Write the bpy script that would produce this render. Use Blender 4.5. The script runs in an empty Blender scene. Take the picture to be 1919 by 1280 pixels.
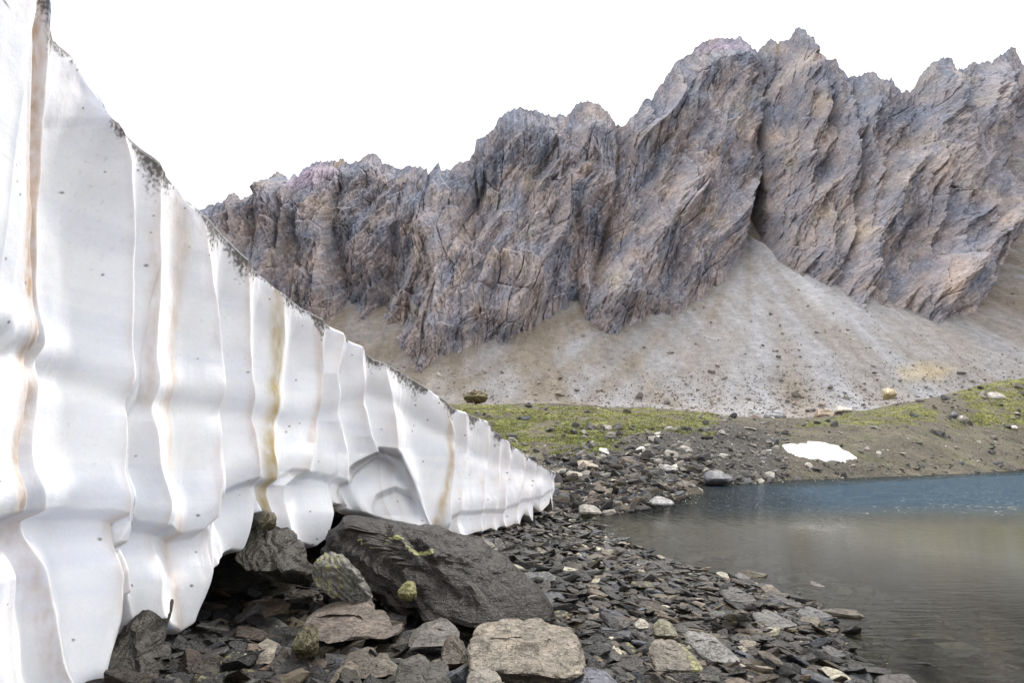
import bpy, bmesh, math, random
import numpy as np
from mathutils import Vector, Matrix

rng = np.random.default_rng(7)
random.seed(7)
scene = bpy.context.scene
COL = scene.collection

# ------------------------------------------------------------------ camera
F = 1919 * 24.0 / 36.0            # focal length in photo pixels
PITCH = math.atan(210.0 / F)
CP, SP = math.cos(PITCH), math.sin(PITCH)
CAMZ = 2.0
cam_d = bpy.data.cameras.new('camera')
cam_d.lens = 24.0
cam_d.sensor_width = 36.0
cam_d.clip_start = 0.05
cam_d.clip_end = 8000
cam = bpy.data.objects.new('camera', cam_d)
cam.location = (0, 0, CAMZ)
cam.rotation_euler = (math.pi / 2 + PITCH, 0, 0)
COL.objects.link(cam)
scene.camera = cam

# ------------------------------------------------------------------ light
SUN_EL, SUN_AZ = math.radians(50), math.radians(24)     # azimuth from +Y towards +X
world = bpy.data.worlds.new('World')
scene.world = world
world.use_nodes = True
wn = world.node_tree
for n in list(wn.nodes): wn.nodes.remove(n)
w_out = wn.nodes.new('ShaderNodeOutputWorld')
w_bg = wn.nodes.new('ShaderNodeBackground')
w_sky = wn.nodes.new('ShaderNodeTexSky')
w_sky.sky_type = 'NISHITA'
w_sky.sun_disc = False
w_sky.sun_elevation = SUN_EL
w_sky.sun_rotation = SUN_AZ
w_bg.inputs['Strength'].default_value = 0.1
# thin bright overcast in front of the blue: cloud layer mixed over the sky texture
w_tc = wn.nodes.new('ShaderNodeTexCoord')
w_no = wn.nodes.new('ShaderNodeTexNoise')
w_no.inputs['Scale'].default_value = 2.0
w_no.inputs['Detail'].default_value = 6
w_rp = wn.nodes.new('ShaderNodeMapRange')
w_rp.inputs['To Min'].default_value = 9.6
w_rp.inputs['To Max'].default_value = 11.2
w_cl = wn.nodes.new('ShaderNodeVectorMath'); w_cl.operation = 'SCALE'
w_cl.inputs[0].default_value = (1.0, 0.995, 0.985)
w_mx = wn.nodes.new('ShaderNodeMix'); w_mx.data_type = 'RGBA'
w_mx.inputs[0].default_value = 0.90
wn.links.new(w_tc.outputs['Generated'], w_no.inputs['Vector'])
wn.links.new(w_no.outputs['Fac'], w_rp.inputs['Value'])
wn.links.new(w_rp.outputs[0], w_cl.inputs['Scale'])
wn.links.new(w_sky.outputs[0], w_mx.inputs[6])
wn.links.new(w_cl.outputs[0], w_mx.inputs[7])
wn.links.new(w_mx.outputs[2], w_bg.inputs['Color'])
wn.links.new(w_bg.outputs[0], w_out.inputs['Surface'])

sun_d = bpy.data.lights.new('sun', 'SUN')
sun_d.energy = 2.4
sun_d.angle = math.radians(16)
sun_d.color = (1.0, 0.96, 0.90)
sun = bpy.data.objects.new('sun', sun_d)
sd = Vector((math.sin(SUN_AZ) * math.cos(SUN_EL), math.cos(SUN_AZ) * math.cos(SUN_EL), math.sin(SUN_EL)))
sun.rotation_euler = sd.to_track_quat('Z', 'Y').to_euler()
sun.location = (0, 0, 50)
COL.objects.link(sun)
scene.view_settings.view_transform = 'Standard'
scene.view_settings.look = 'None'
scene.view_settings.gamma = 1
scene.view_settings.exposure = 0.78
scene.cycles.max_bounces = 6
scene.cycles.transparent_max_bounces = 6

# ------------------------------------------------------------------ helpers
def ray(px, py):
    """photo pixel -> (x, z) of the sight line at distance 1 north of the camera"""
    xc = (np.asarray(px, float) - 959.5) / F
    yc = (640.0 - np.asarray(py, float)) / F
    w = CP - yc * SP
    return xc / w, (SP + yc * CP) / w

def at(px, py, Y):
    tx, tz = ray(px, py)
    return np.array([tx * Y, Y, CAMZ + tz * Y])

def proj(X, Y, Z):
    z = Z - CAMZ
    d = Y * CP + z * SP
    u = -Y * SP + z * CP
    d = np.maximum(d, 1e-3)
    return 959.5 + F * X / d, 640.0 - F * u / d

def hash2(ix, iy, seed):
    h = (ix.astype(np.uint32) * np.uint32(374761393) + iy.astype(np.uint32) * np.uint32(668265263)
         + np.uint32((seed * 974711 + 12345) % 4294967296))
    h = (h ^ (h >> np.uint32(13))) * np.uint32(1274126177)
    h = h ^ (h >> np.uint32(16))
    h = h * np.uint32(2246822519)
    return (h ^ (h >> np.uint32(15)))

_ga = np.arange(256) * (2 * math.pi / 256)
GXT, GYT = np.cos(_ga).astype(np.float32), np.sin(_ga).astype(np.float32)
def noise2(x, y, seed=0):
    """gradient noise about -1..1"""
    x = np.asarray(x); y = np.asarray(y)
    fx, fy = np.floor(x), np.floor(y)
    ix, iy = fx.astype(np.int32), fy.astype(np.int32)
    dx, dy = (x - fx).astype(np.float32), (y - fy).astype(np.float32)
    sx = dx * dx * dx * (dx * (dx * 6 - 15) + 10)
    sy = dy * dy * dy * (dy * (dy * 6 - 15) + 10)
    def g(a, b):
        an = hash2(ix + a, iy + b, seed) & np.uint32(255)
        return GXT[an] * (dx - a) + GYT[an] * (dy - b)
    n = (g(0, 0) * (1 - sx) + g(1, 0) * sx) * (1 - sy) + (g(0, 1) * (1 - sx) + g(1, 1) * sx) * sy
    return n * 1.5

def fbm(x, y, seed=0, octv=4, gain=0.5, lac=2.03):
    s, a, t = 0, 1.0, 0
    for i in range(octv):
        s = s + a * noise2(x * lac ** i + 17.3 * i, y * lac ** i - 9.1 * i, seed + i)
        t += a; a *= gain
    return s / t

def ridged(x, y, seed=0):
    return 1 - 2 * np.abs(noise2(x, y, seed))

def vor2(x, y, seed=0):
    """cell noise: distance to the edge (f2-f1) and a per-cell random value"""
    fx, fy = np.floor(x), np.floor(y)
    ix, iy = fx.astype(np.int64), fy.astype(np.int64)
    f1 = np.full(np.shape(x), 9.0); f2 = np.full(np.shape(x), 9.0); cid = np.zeros(np.shape(x))
    for a in (-1, 0, 1):
        for b in (-1, 0, 1):
            h = hash2(ix + a, iy + b, seed)
            ox = (h & np.uint32(1023)) / 1023.0
            oy = ((h >> np.uint32(10)) & np.uint32(1023)) / 1023.0
            cv = ((h >> np.uint32(20)) & np.uint32(1023)) / 1023.0
            d = np.hypot(fx + a + ox - x, fy + b + oy - y)
            m = d < f1
            f2 = np.where(m, f1, np.minimum(f2, d))
            cid = np.where(m, cv, cid)
            f1 = np.where(m, d, f1)
    return f2 - f1, cid

def sstep(a, b, x):
    t = np.clip((x - a) / (b - a), 0, 1)
    return t * t * (3 - 2 * t)

def saw(x, w=0.85):
    f = x - np.floor(x)
    return np.where(f < w, f / w, (1 - f) / (1 - w))

def new_mesh(name, V, Fc, mat=None, smooth=False, attrs=None, col=None):
    me = bpy.data.meshes.new(name)
    V = np.asarray(V, np.float32).reshape(-1, 3)
    Fc = np.asarray(Fc, np.int32)
    n, k = Fc.shape
    me.vertices.add(len(V)); me.vertices.foreach_set('co', V.ravel())
    me.loops.add(n * k); me.loops.foreach_set('vertex_index', Fc.ravel())
    me.polygons.add(n)
    me.polygons.foreach_set('loop_start', np.arange(0, n * k, k, dtype=np.int32))
    me.polygons.foreach_set('use_smooth', np.full(n, smooth, dtype=bool))
    me.update(calc_edges=True)
    if col is not None:
        a = me.attributes.new('col', 'FLOAT_COLOR', 'POINT')
        c = np.ones((len(V), 4), np.float32); c[:, :3] = np.asarray(col).reshape(-1, 3)
        a.data.foreach_set('color', c.ravel())
    for kx, v in (attrs or {}).items():
        a = me.attributes.new(kx, 'FLOAT', 'POINT')
        a.data.foreach_set('value', np.asarray(v, np.float32).ravel())
    if mat: me.materials.append(mat)
    return me

def link(name, me, label=None, cat=None, group=None, kind=None, parent=None):
    o = bpy.data.objects.new(name, me)
    COL.objects.link(o)
    if label: o['label'] = label
    if cat: o['category'] = cat
    if group: o['group'] = group
    if kind: o['kind'] = kind
    if parent: o.parent = parent
    return o

def grid_faces(nr, nc, flip=False):
    i = np.arange(nr - 1)[:, None] * nc + np.arange(nc - 1)[None, :]
    f = np.stack([i, i + 1, i + nc + 1, i + nc], -1).reshape(-1, 4)
    return f[:, ::-1] if flip else f

# ------------------------------------------------------------------ materials
def mat_new(name):
    m = bpy.data.materials.new(name); m.use_nodes = True
    nt = m.node_tree
    b = nt.nodes['Principled BSDF']
    return m, nt, b

def N(nt, t, **kw):
    n = nt.nodes.new(t)
    for k, v in kw.items():
        if k in n.inputs: n.inputs[k].default_value = v
        else: setattr(n, k, v)
    return n

def tint_noise(nt, colsock, vec, scale, lo, hi, detail=5, rough=0.6):
    """colour * (lo..hi by noise)"""
    no = N(nt, 'ShaderNodeTexNoise', Scale=scale, Detail=detail, Roughness=rough)
    nt.links.new(vec, no.inputs['Vector'])
    mr = N(nt, 'ShaderNodeMapRange'); mr.inputs['From Min'].default_value = 0.3; mr.inputs['From Max'].default_value = 0.7
    mr.inputs['To Min'].default_value = lo; mr.inputs['To Max'].default_value = hi
    nt.links.new(no.outputs['Fac'], mr.inputs['Value'])
    vm = N(nt, 'ShaderNodeVectorMath', operation='SCALE')
    nt.links.new(colsock, vm.inputs[0]); nt.links.new(mr.outputs[0], vm.inputs['Scale'])
    return vm.outputs[0], no

def bump(nt, b, height, strength, dist, prev=None):
    bp = N(nt, 'ShaderNodeBump', Strength=strength, Distance=dist)
    nt.links.new(height, bp.inputs['Height'])
    if prev is not None: nt.links.new(prev, bp.inputs['Normal'])
    nt.links.new(bp.outputs[0], b.inputs['Normal'])
    return bp.outputs[0]

def mapping(nt, sc=(1, 1, 1), rot=(0, 0, 0), coord='Object'):
    tc = N(nt, 'ShaderNodeTexCoord'); mp = N(nt, 'ShaderNodeMapping')
    mp.inputs['Scale'].default_value = sc; mp.inputs['Rotation'].default_value = rot
    nt.links.new(tc.outputs[coord], mp.inputs['Vector'])
    return mp.outputs[0]

def attr(nt, name):
    a = N(nt, 'ShaderNodeAttribute'); a.attribute_name = name
    return a

# terrain-like materials whose base colour is a per-vertex colour broken up by noise
def make_attr_mat(name, scales, rough=0.95, bumps=(), spec=0.2):
    m, nt, b = mat_new(name)
    a = attr(nt, 'col')
    vec = mapping(nt)
    c = a.outputs['Color']
    for (s, lo, hi) in scales: c, no = tint_noise(nt, c, vec, s, lo, hi)
    nt.links.new(c, b.inputs['Base Color'])
    b.inputs['Roughness'].default_value = rough
    b.inputs['Specular IOR Level'].default_value = spec
    pv = None
    for (s, st, d, sc, rot) in bumps:
        v2 = mapping(nt, sc, rot)
        no = N(nt, 'ShaderNodeTexNoise', Scale=s, Detail=8, Roughness=0.65)
        nt.links.new(v2, no.inputs['Vector'])
        pv = bump(nt, b, no.outputs['Fac'], st, d, pv)
    return m

M_mount = make_attr_mat('mountain_rock', [(0.10, 0.78, 1.22), (0.5, 0.72, 1.28)], bumps=[(0.3, 0.9, 1.6, (1, 1, 1), (0, 0, 0))])
M_scree = make_attr_mat('scree_gravel', [(0.25, 0.8, 1.2), (1.6, 0.72, 1.3)], bumps=[(0.9, 0.8, 0.8, (1, 1, 1), (0, 0, 0))])
M_ground = make_attr_mat('ground_earth', [(0.5, 0.75, 1.25), (2.5, 0.65, 1.35), (9.0, 0.6, 1.4)], bumps=[(1.5, 0.9, 0.5, (1, 1, 1), (0, 0, 0)), (8.0, 0.9, 0.12, (1, 1, 1), (0, 0, 0))])
M_grass = make_attr_mat('grass_blade', [(0.6, 0.7, 1.3)], rough=0.7)
M_stone = make_attr_mat('hill_stone', [(2.0, 0.8, 1.2), (9.0, 0.75, 1.25)], bumps=[(7.0, 0.8, 0.08, (1, 1, 1), (0, 0, 0))])

def make_slate():
    m, nt, b = mat_new('slate_rock')
    a = attr(nt, 'col')
    vec = mapping(nt)
    c, _ = tint_noise(nt, a.outputs['Color'], vec, 6.0, 0.45, 1.6, 7, 0.7)
    c, n2 = tint_noise(nt, c, vec, 45.0, 0.68, 1.35, 5, 0.7)
    # lichen: yellow-green crust by an attribute and a noise threshold
    la = attr(nt, 'lichen')
    ln = N(nt, 'ShaderNodeTexNoise', Scale=16.0, Detail=6, Roughness=0.7)
    nt.links.new(vec, ln.inputs['Vector'])
    ad = N(nt, 'ShaderNodeMath', operation='ADD'); nt.links.new(ln.outputs['Fac'], ad.inputs[0]); nt.links.new(la.outputs['Fac'], ad.inputs[1])
    mr = N(nt, 'ShaderNodeMapRange'); mr.inputs['From Min'].default_value = 0.93; mr.inputs['From Max'].default_value = 1.06
    nt.links.new(ad.outputs[0], mr.inputs['Value'])
    mx = N(nt, 'ShaderNodeMix', data_type='RGBA')
    mx.inputs[7].default_value = (0.27, 0.26, 0.11, 1)
    nt.links.new(mr.outputs[0], mx.inputs[0]); nt.links.new(c, mx.inputs[6])
    nt.links.new(mx.outputs[2], b.inputs['Base Color'])
    b.inputs['Roughness'].default_value = 0.55
    b.inputs['Specular IOR Level'].default_value = 0.22
    rr = N(nt, 'ShaderNodeMapRange'); rr.inputs['To Min'].default_value = 0.28; rr.inputs['To Max'].default_value = 0.62
    nt.links.new(n2.outputs['Fac'], rr.inputs['Value']); nt.links.new(rr.outputs[0], b.inputs['Roughness'])
    # cracks
    cn = N(nt, 'ShaderNodeTexNoise', Scale=4.0, Detail=4, Roughness=0.6); nt.links.new(vec, cn.inputs['Vector'])
    cv = N(nt, 'ShaderNodeVectorMath', operation='ADD'); nt.links.new(vec, cv.inputs[0]); nt.links.new(cn.outputs['Color'], cv.inputs[1])
    cr = N(nt, 'ShaderNodeTexVoronoi', feature='DISTANCE_TO_EDGE', Scale=5.0); nt.links.new(cv.outputs[0], cr.inputs['Vector'])
    cm = N(nt, 'ShaderNodeMapRange'); cm.inputs['From Max'].default_value = 0.05
    nt.links.new(cr.outputs['Distance'], cm.inputs['Value'])
    # foliation: long thin grain plus chips
    v2 = mapping(nt, (3.0, 4.0, 16.0), (0.45, 0.5, 0.3))
    f1 = N(nt, 'ShaderNodeTexNoise', Scale=1.6, Detail=6, Roughness=0.6); nt.links.new(v2, f1.inputs['Vector'])
    pv = bump(nt, b, cm.outputs[0], 0.8, 0.02)
    pv = bump(nt, b, f1.outputs['Fac'], 0.7, 0.03, pv)
    f2 = N(nt, 'ShaderNodeTexNoise', Scale=30.0, Detail=6, Roughness=0.7); nt.links.new(vec, f2.inputs['Vector'])
    bump(nt, b, f2.outputs['Fac'], 0.8, 0.018, pv)
    return m
M_slate = make_slate()

def make_snow():
    m, nt, b = mat_new('old_snow')
    a = attr(nt, 'col')
    vec = mapping(nt)
    c, _ = tint_noise(nt, a.outputs['Color'], vec, 60.0, 0.96, 1.03, 4, 0.7)
    nt.links.new(c, b.inputs['Base Color'])
    b.inputs['Roughness'].default_value = 0.75
    b.inputs['Specular IOR Level'].default_value = 0.25
    b.inputs['Subsurface Weight'].default_value = 0.35
    b.inputs['Subsurface Radius'].default_value = (0.05, 0.07, 0.10)
    b.inputs['Subsurface Scale'].default_value = 1.0
    n1 = N(nt, 'ShaderNodeTexNoise', Scale=22.0, Detail=8, Roughness=0.75); nt.links.new(vec, n1.inputs['Vector'])
    pv = bump(nt, b, n1.outputs['Fac'], 0.25, 0.015)
    n2 = N(nt, 'ShaderNodeTexNoise', Scale=5.0, Detail=5, Roughness=0.6); nt.links.new(vec, n2.inputs['Vector'])
    bump(nt, b, n2.outputs['Fac'], 0.15, 0.05, pv)
    return m
M_snow = make_snow()

def make_water():
    m, nt, b = mat_new('lake_water')
    nt.nodes.remove(b)
    out = [n for n in nt.nodes if n.type == 'OUTPUT_MATERIAL'][0]
    wind = attr(nt, 'wind'); dep = attr(nt, 'depth')
    # ripples: fine chop in the wind zone, faint long ripples in the calm bay
    v1 = mapping(nt, (1.0, 1.6, 1.0))
    n1 = N(nt, 'ShaderNodeTexNoise', Scale=1.1, Detail=3, Roughness=0.6); nt.links.new(v1, n1.inputs['Vector'])
    b1 = N(nt, 'ShaderNodeBump', Distance=0.12); nt.links.new(n1.outputs['Fac'], b1.inputs['Height'])
    nt.links.new(wind.outputs['Fac'], b1.inputs['Strength'])
    v3 = mapping(nt, (2.6, 0.36, 1.0), (0, 0, 0.25))
    n3_ = N(nt, 'ShaderNodeTexNoise', Scale=1.0, Detail=3, Roughness=0.7); nt.links.new(v3, n3_.inputs['Vector'])
    b3 = N(nt, 'ShaderNodeBump', Distance=1.0); nt.links.new(n3_.outputs['Fac'], b3.inputs['Height'])
    nt.links.new(wind.outputs['Fac'], b3.inputs['Strength']); nt.links.new(b1.outputs[0], b3.inputs['Normal'])
    v2 = mapping(nt, (0.5, 2.6, 1.0))
    n2 = N(nt, 'ShaderNodeTexNoise', Scale=3.0, Detail=3, Roughness=0.5); nt.links.new(v2, n2.inputs['Vector'])
    b2 = N(nt, 'ShaderNodeBump', Distance=0.006, Strength=0.8); nt.links.new(n2.outputs['Fac'], b2.inputs['Height'])
    nt.links.new(b3.outputs[0], b2.inputs['Normal'])
    fr = N(nt, 'ShaderNodeFresnel', IOR=1.33); nt.links.new(b2.outputs[0], fr.inputs['Normal'])
    fm = N(nt, 'ShaderNodeMapRange'); fm.inputs['From Max'].default_value = 0.22; fm.inputs['To Min'].default_value = 0.9; fm.inputs['To Max'].default_value = 0.8
    nt.links.new(wind.outputs['Fac'], fm.inputs['Value'])
    fx = N(nt, 'ShaderNodeMath', operation='MULTIPLY'); nt.links.new(fr.outputs[0], fx.inputs[0]); nt.links.new(fm.outputs[0], fx.inputs[1])
    gl = N(nt, 'ShaderNodeBsdfGlossy', Roughness=0.05); nt.links.new(b2.outputs[0], gl.inputs['Normal'])
    tr = N(nt, 'ShaderNodeBsdfTransparent'); tr.inputs['Color'].default_value = (0.62, 0.66, 0.60, 1)
    df = N(nt, 'ShaderNodeBsdfDiffuse')
    cm = N(nt, 'ShaderNodeMix', data_type='RGBA'); cm.inputs[6].default_value = (0.082, 0.084, 0.066, 1); cm.inputs[7].default_value = (0.030, 0.058, 0.086, 1)
    nt.links.new(wind.outputs['Fac'], cm.inputs[0]); nt.links.new(cm.outputs[2], df.inputs['Color'])
    dm = N(nt, 'ShaderNodeMapRange'); dm.inputs['From Max'].default_value = 1.3; dm.inputs['To Min'].default_value = 0.05
    nt.links.new(dep.outputs['Fac'], dm.inputs['Value'])
    m1 = N(nt, 'ShaderNodeMixShader'); nt.links.new(dm.outputs[0], m1.inputs[0]); nt.links.new(tr.outputs[0], m1.inputs[1]); nt.links.new(df.outputs[0], m1.inputs[2])
    m2 = N(nt, 'ShaderNodeMixShader'); nt.links.new(fx.outputs[0], m2.inputs[0]); nt.links.new(m1.outputs[0], m2.inputs[1]); nt.links.new(gl.outputs[0], m2.inputs[2])
    nt.links.new(m2.outputs[0], out.inputs['Surface'])
    return m
M_water = make_water()

# ------------------------------------------------------------------ terrain function
shore_px = [(1640, 1330), (1600, 1280), (1575, 1235), (1545, 1190), (1552, 1150), (1490, 1128), (1440, 1105), (1390, 1088), (1330, 1080),
            (1270, 1062), (1200, 1035), (1150, 1010), (1105, 985), (1085, 972), (1120, 966), (1190, 957), (1240, 948), (1285, 935),
            (1296, 922), (1300, 911), (1380, 908), (1500, 900), (1610, 896), (1700, 892), (1800, 888), (1919, 882)]
SH = []
for px, py in shore_px:
    tx, tz = ray(px, py); Y = -CAMZ / tz
    SH.append((float(tx * Y), float(Y)))
SH = [(4.2, 1.0), (4.6, -6), (7, -30)] [::-1] + SH + [(75, 92), (110, 96), (150, 60), (150, -30), (80, -60)]
SH = np.array(SH)

def lake_sd(X, Y):
    """signed distance to the lake outline, positive on land"""
    X = np.asarray(X, float); Y = np.asarray(Y, float)
    d2 = np.full(X.shape, 1e18); inside = np.zeros(X.shape, bool)
    n = len(SH)
    for i in range(n):
        ax, ay = SH[i]; bx, by = SH[(i + 1) % n]
        ex, ey = bx - ax, by - ay
        t = np.clip(((X - ax) * ex + (Y - ay) * ey) / (ex * ex + ey * ey), 0, 1)
        d2 = np.minimum(d2, (X - ax - t * ex) ** 2 + (Y - ay - t * ey) ** 2)
        if ay != by:
            c = ((ay > Y) != (by > Y)) & (X < (bx - ax) * (Y - ay) / (by - ay) + ax)
            inside ^= c
    d = np.sqrt(d2)
    return np.where(inside, -d, d)

# per-azimuth far profiles: photo column -> [(distance, photo row)]
PROF = {
    -400: [(20, 975), (34, 890), (60, 830), (85, 775), (100, 760)],
    850:  [(20, 972), (27, 930), (36, 885), (48, 850), (64, 808), (82, 770), (95, 755)],
    1000: [(20, 970), (26, 928), (36, 880), (48, 848), (64, 806), (82, 770), (95, 756)],
    1150: [(20, 972), (28, 932), (38, 884), (50, 850), (66, 806), (84, 775), (98, 763)],
    1300: [(20, 970), (36, 905), (45, 896), (52, 862), (60, 830), (75, 800), (95, 772), (104, 767)],
    1400: [(20, 970), (36, 906), (47, 897), (54, 865), (63, 832), (80, 805), (108, 787)],
    1500: [(20, 970), (36, 906), (50, 896), (58, 868), (68, 838), (82, 812), (110, 786)],
    1600: [(20, 970), (36, 906), (54, 893), (63, 864), (75, 826), (86, 800), (112, 776)],
    1700: [(20, 970), (36, 906), (60, 888), (70, 856), (84, 808), (98, 785), (120, 752)],
    1800: [(20, 970), (36, 906), (68, 884), (78, 852), (92, 806), (110, 765), (130, 728)],
    1919: [(20, 970), (36, 906), (78, 878), (88, 850), (101, 802), (120, 748), (140, 702)],
    2300: [(20, 970), (36, 906), (90, 874), (100, 850), (115, 790), (130, 730), (150, 680)],
}
TXS = np.linspace(-0.95, 1.15, 700)
LNY = np.linspace(math.log(18), math.log(1200), 900)
def build_table():
    keys = sorted(PROF)
    txk = [float(ray(k, 850)[0]) for k in keys]
    rows = []
    for k in keys:
        ys = [math.log(a) for a, b in PROF[k]]
        zs = [CAMZ + float(ray(k, b)[1]) * a for a, b in PROF[k]]
        zc, yc = zs[-1], PROF[k][-1][0]
        ys += [math.log(yc * 1.3), math.log(215), math.log(290)]
        zs += [zc + 0.3, max(zc, 11.5) + 0.5, 21.5]
        Yv = np.exp(LNY)
        z = np.interp(LNY, ys, zs)
        z = np.where(Yv > 290, 21.5 + 0.65 * (Yv - 290), z)
        rows.append(z)
    rows = np.array(rows)
    G = np.empty((len(TXS), len(LNY)))
    for j in range(len(LNY)): G[:, j] = np.interp(TXS, txk, rows[:, j])
    def blur(A, ax, s):
        r = int(3 * s); k = np.exp(-0.5 * (np.arange(-r, r + 1) / s) ** 2); k /= k.sum()
        return np.apply_along_axis(lambda v: np.convolve(np.pad(v, r, 'edge'), k, 'valid'), ax, A)
    G = blur(G, 0, 14); G = blur(G, 1, 7)
    return G
GT = build_table()
APEX = at(1403, 455, 516)

def bil(G, a, b):
    i = np.clip(a, 0, G.shape[0] - 1.001); j = np.clip(b, 0, G.shape[1] - 1.001)
    i0 = i.astype(int); j0 = j.astype(int); fi = i - i0; fj = j - j0
    return (G[i0, j0] * (1 - fi) + G[i0 + 1, j0] * fi) * (1 - fj) + (G[i0, j0 + 1] * (1 - fi) + G[i0 + 1, j0 + 1] * fi) * fj

CAPX = [-300, 300, 560, 650, 800, 950, 1080, 1200, 1330, 1403, 1500, 1600, 1800, 1868, 1919, 2300]
CAPP = [600, 560, 560, 545, 600, 590, 525, 545, 480, 370, 500, 545, 530, 420, 330, 400]
def cap_z(tx):
    """height at which the scree levels off under the cliffs"""
    tz = np.interp(tx, [float(ray(p, 600)[0]) for p in CAPX], [float(ray(p, q)[1]) for p, q in zip(CAPX, CAPP)])
    Yc = (290 * 0.65 - 21.5 + CAMZ) / (0.65 - tz)
    return CAMZ + tz * Yc

def far_z(X, Y):
    Ys = np.maximum(Y, 18)
    a = (X / Ys - TXS[0]) / (TXS[1] - TXS[0]); b = (np.log(Ys) - LNY[0]) / (LNY[1] - LNY[0])
    z = np.minimum(bil(GT, a, b), cap_z(X / Ys))
    # fan below the main gully
    r = np.hypot((X - APEX[0]), (Y - APEX[1]) * 1.0)
    ang = np.arctan2(X - APEX[0], APEX[1] - Y)
    m = sstep(230, 330, Y)
    z = z + m * (9 * np.exp(-(ang / 0.30) ** 2) * np.exp(-((r - 110) / 110.0) ** 2))
    z = z + m * (2.2 * fbm(X / 26, Y / 120, 5, 3) + 1.0 * fbm(X / 7, Y / 40, 8, 3) + 0.5 * fbm(X / 2.0, Y / 3.0, 9, 2))
    # hill relief
    mh = (1 - m) * sstep(22, 45, Y)
    z = z + mh * (0.75 * fbm(X / 9, Y / 9, 11, 4) + 0.26 * fbm(X / 1.9, Y / 1.9, 14, 3) + 0.10 * fbm(X / 0.5, Y / 0.5, 17, 2))
    return z

def height(X, Y, detail=True):
    X = np.asarray(X, float); Y = np.asarray(Y, float)
    wob = 0.28 * fbm(X / 1.3, Y / 1.3, 21, 3) * sstep(0, 3, np.abs(Y)) + 0.012 * Y * fbm(X / 6, Y / 6, 22, 2)
    d = lake_sd(X, Y) + np.clip(wob, -1.2, 1.2)
    near = np.where(d > 0, 0.145 * np.minimum(d, 3.6) + 0.005 * np.maximum(d - 3.6, 0), 0)
    w = sstep(19, 30, Y)
    fz = far_z(X, Y)
    land = near * (1 - w) + np.minimum(np.maximum(fz, 0.05), 0.5 * np.maximum(d, 0) + 0.02) * w
    land = np.where(Y > 150, fz, land)
    bed = np.where(d < 0, -0.16 * np.minimum(-d, 4) - 0.30 * np.clip(-d - 4, 0, 18), 0)
    z = np.where(d > 0, land, bed)
    if detail:
        m = 1 - sstep(14, 40, Y)
        z = z + m * (0.07 * fbm(X / 0.9, Y / 0.9, 31, 3) + 0.035 * fbm(X / 0.22, Y / 0.22, 35, 3)) * sstep(-1.5, 0.8, d)
    return z

# ------------------------------------------------------------------ terrain meshes
def poly_mask(px, py, poly, soft=14):
    """rough inside mask (0..1) of a photo-space polygon"""
    poly = np.array(poly, float)
    d2 = np.full(px.shape, 1e18); ins = np.zeros(px.shape, bool); n = len(poly)
    for i in range(n):
        ax, ay = poly[i]; bx, by = poly[(i + 1) % n]
        ex, ey = bx - ax, by - ay
        t = np.clip(((px - ax) * ex + (py - ay) * ey) / (ex * ex + ey * ey), 0, 1)
        d2 = np.minimum(d2, (px - ax - t * ex) ** 2 + (py - ay - t * ey) ** 2)
        if ay != by: ins ^= ((ay > py) != (by > py)) & (px < (bx - ax) * (py - ay) / (by - ay) + ax)
    d = np.sqrt(d2) * np.where(ins, 1, -1)
    return sstep(-soft, soft, d)

GR1 = [(600, 745), (870, 752), (1000, 756), (1150, 764), (1320, 766), (1345, 785), (1330, 806), (1240, 818), (1160, 830), (1120, 850), (980, 852), (600, 860)]
GR2 = [(1490, 797), (1560, 780), (1640, 768), (1700, 752), (1760, 770), (1750, 792), (1640, 800), (1560, 802)]
GR3 = [(1770, 728), (1850, 712), (1960, 690), (1980, 790), (1900, 798), (1800, 800), (1775, 785), (1830, 770), (1800, 745)]
def grass_mask(X, Y, Z):
    px, py = proj(X, Y, Z)
    m = np.maximum(np.maximum(poly_mask(px, py, GR1), poly_mask(px, py, GR2, 10) * 1.0), poly_mask(px, py, GR3, 12) * 1.0)
    n = fbm(X / 5.5, Y / 4.0, 41, 4)
    n2 = fbm(X / 1.2, Y / 1.2, 45, 3)
    return np.clip(sstep(0.30, 0.52, m * 0.56 + 0.80 * n + 0.5 * n2), 0, 1) * (Y > 38) * (Y < 170) * (m > 0.02)

def lerp3(a, b, t):
    return np.asarray(a) * (1 - t[..., None]) + np.asarray(b) * t[..., None]

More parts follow.
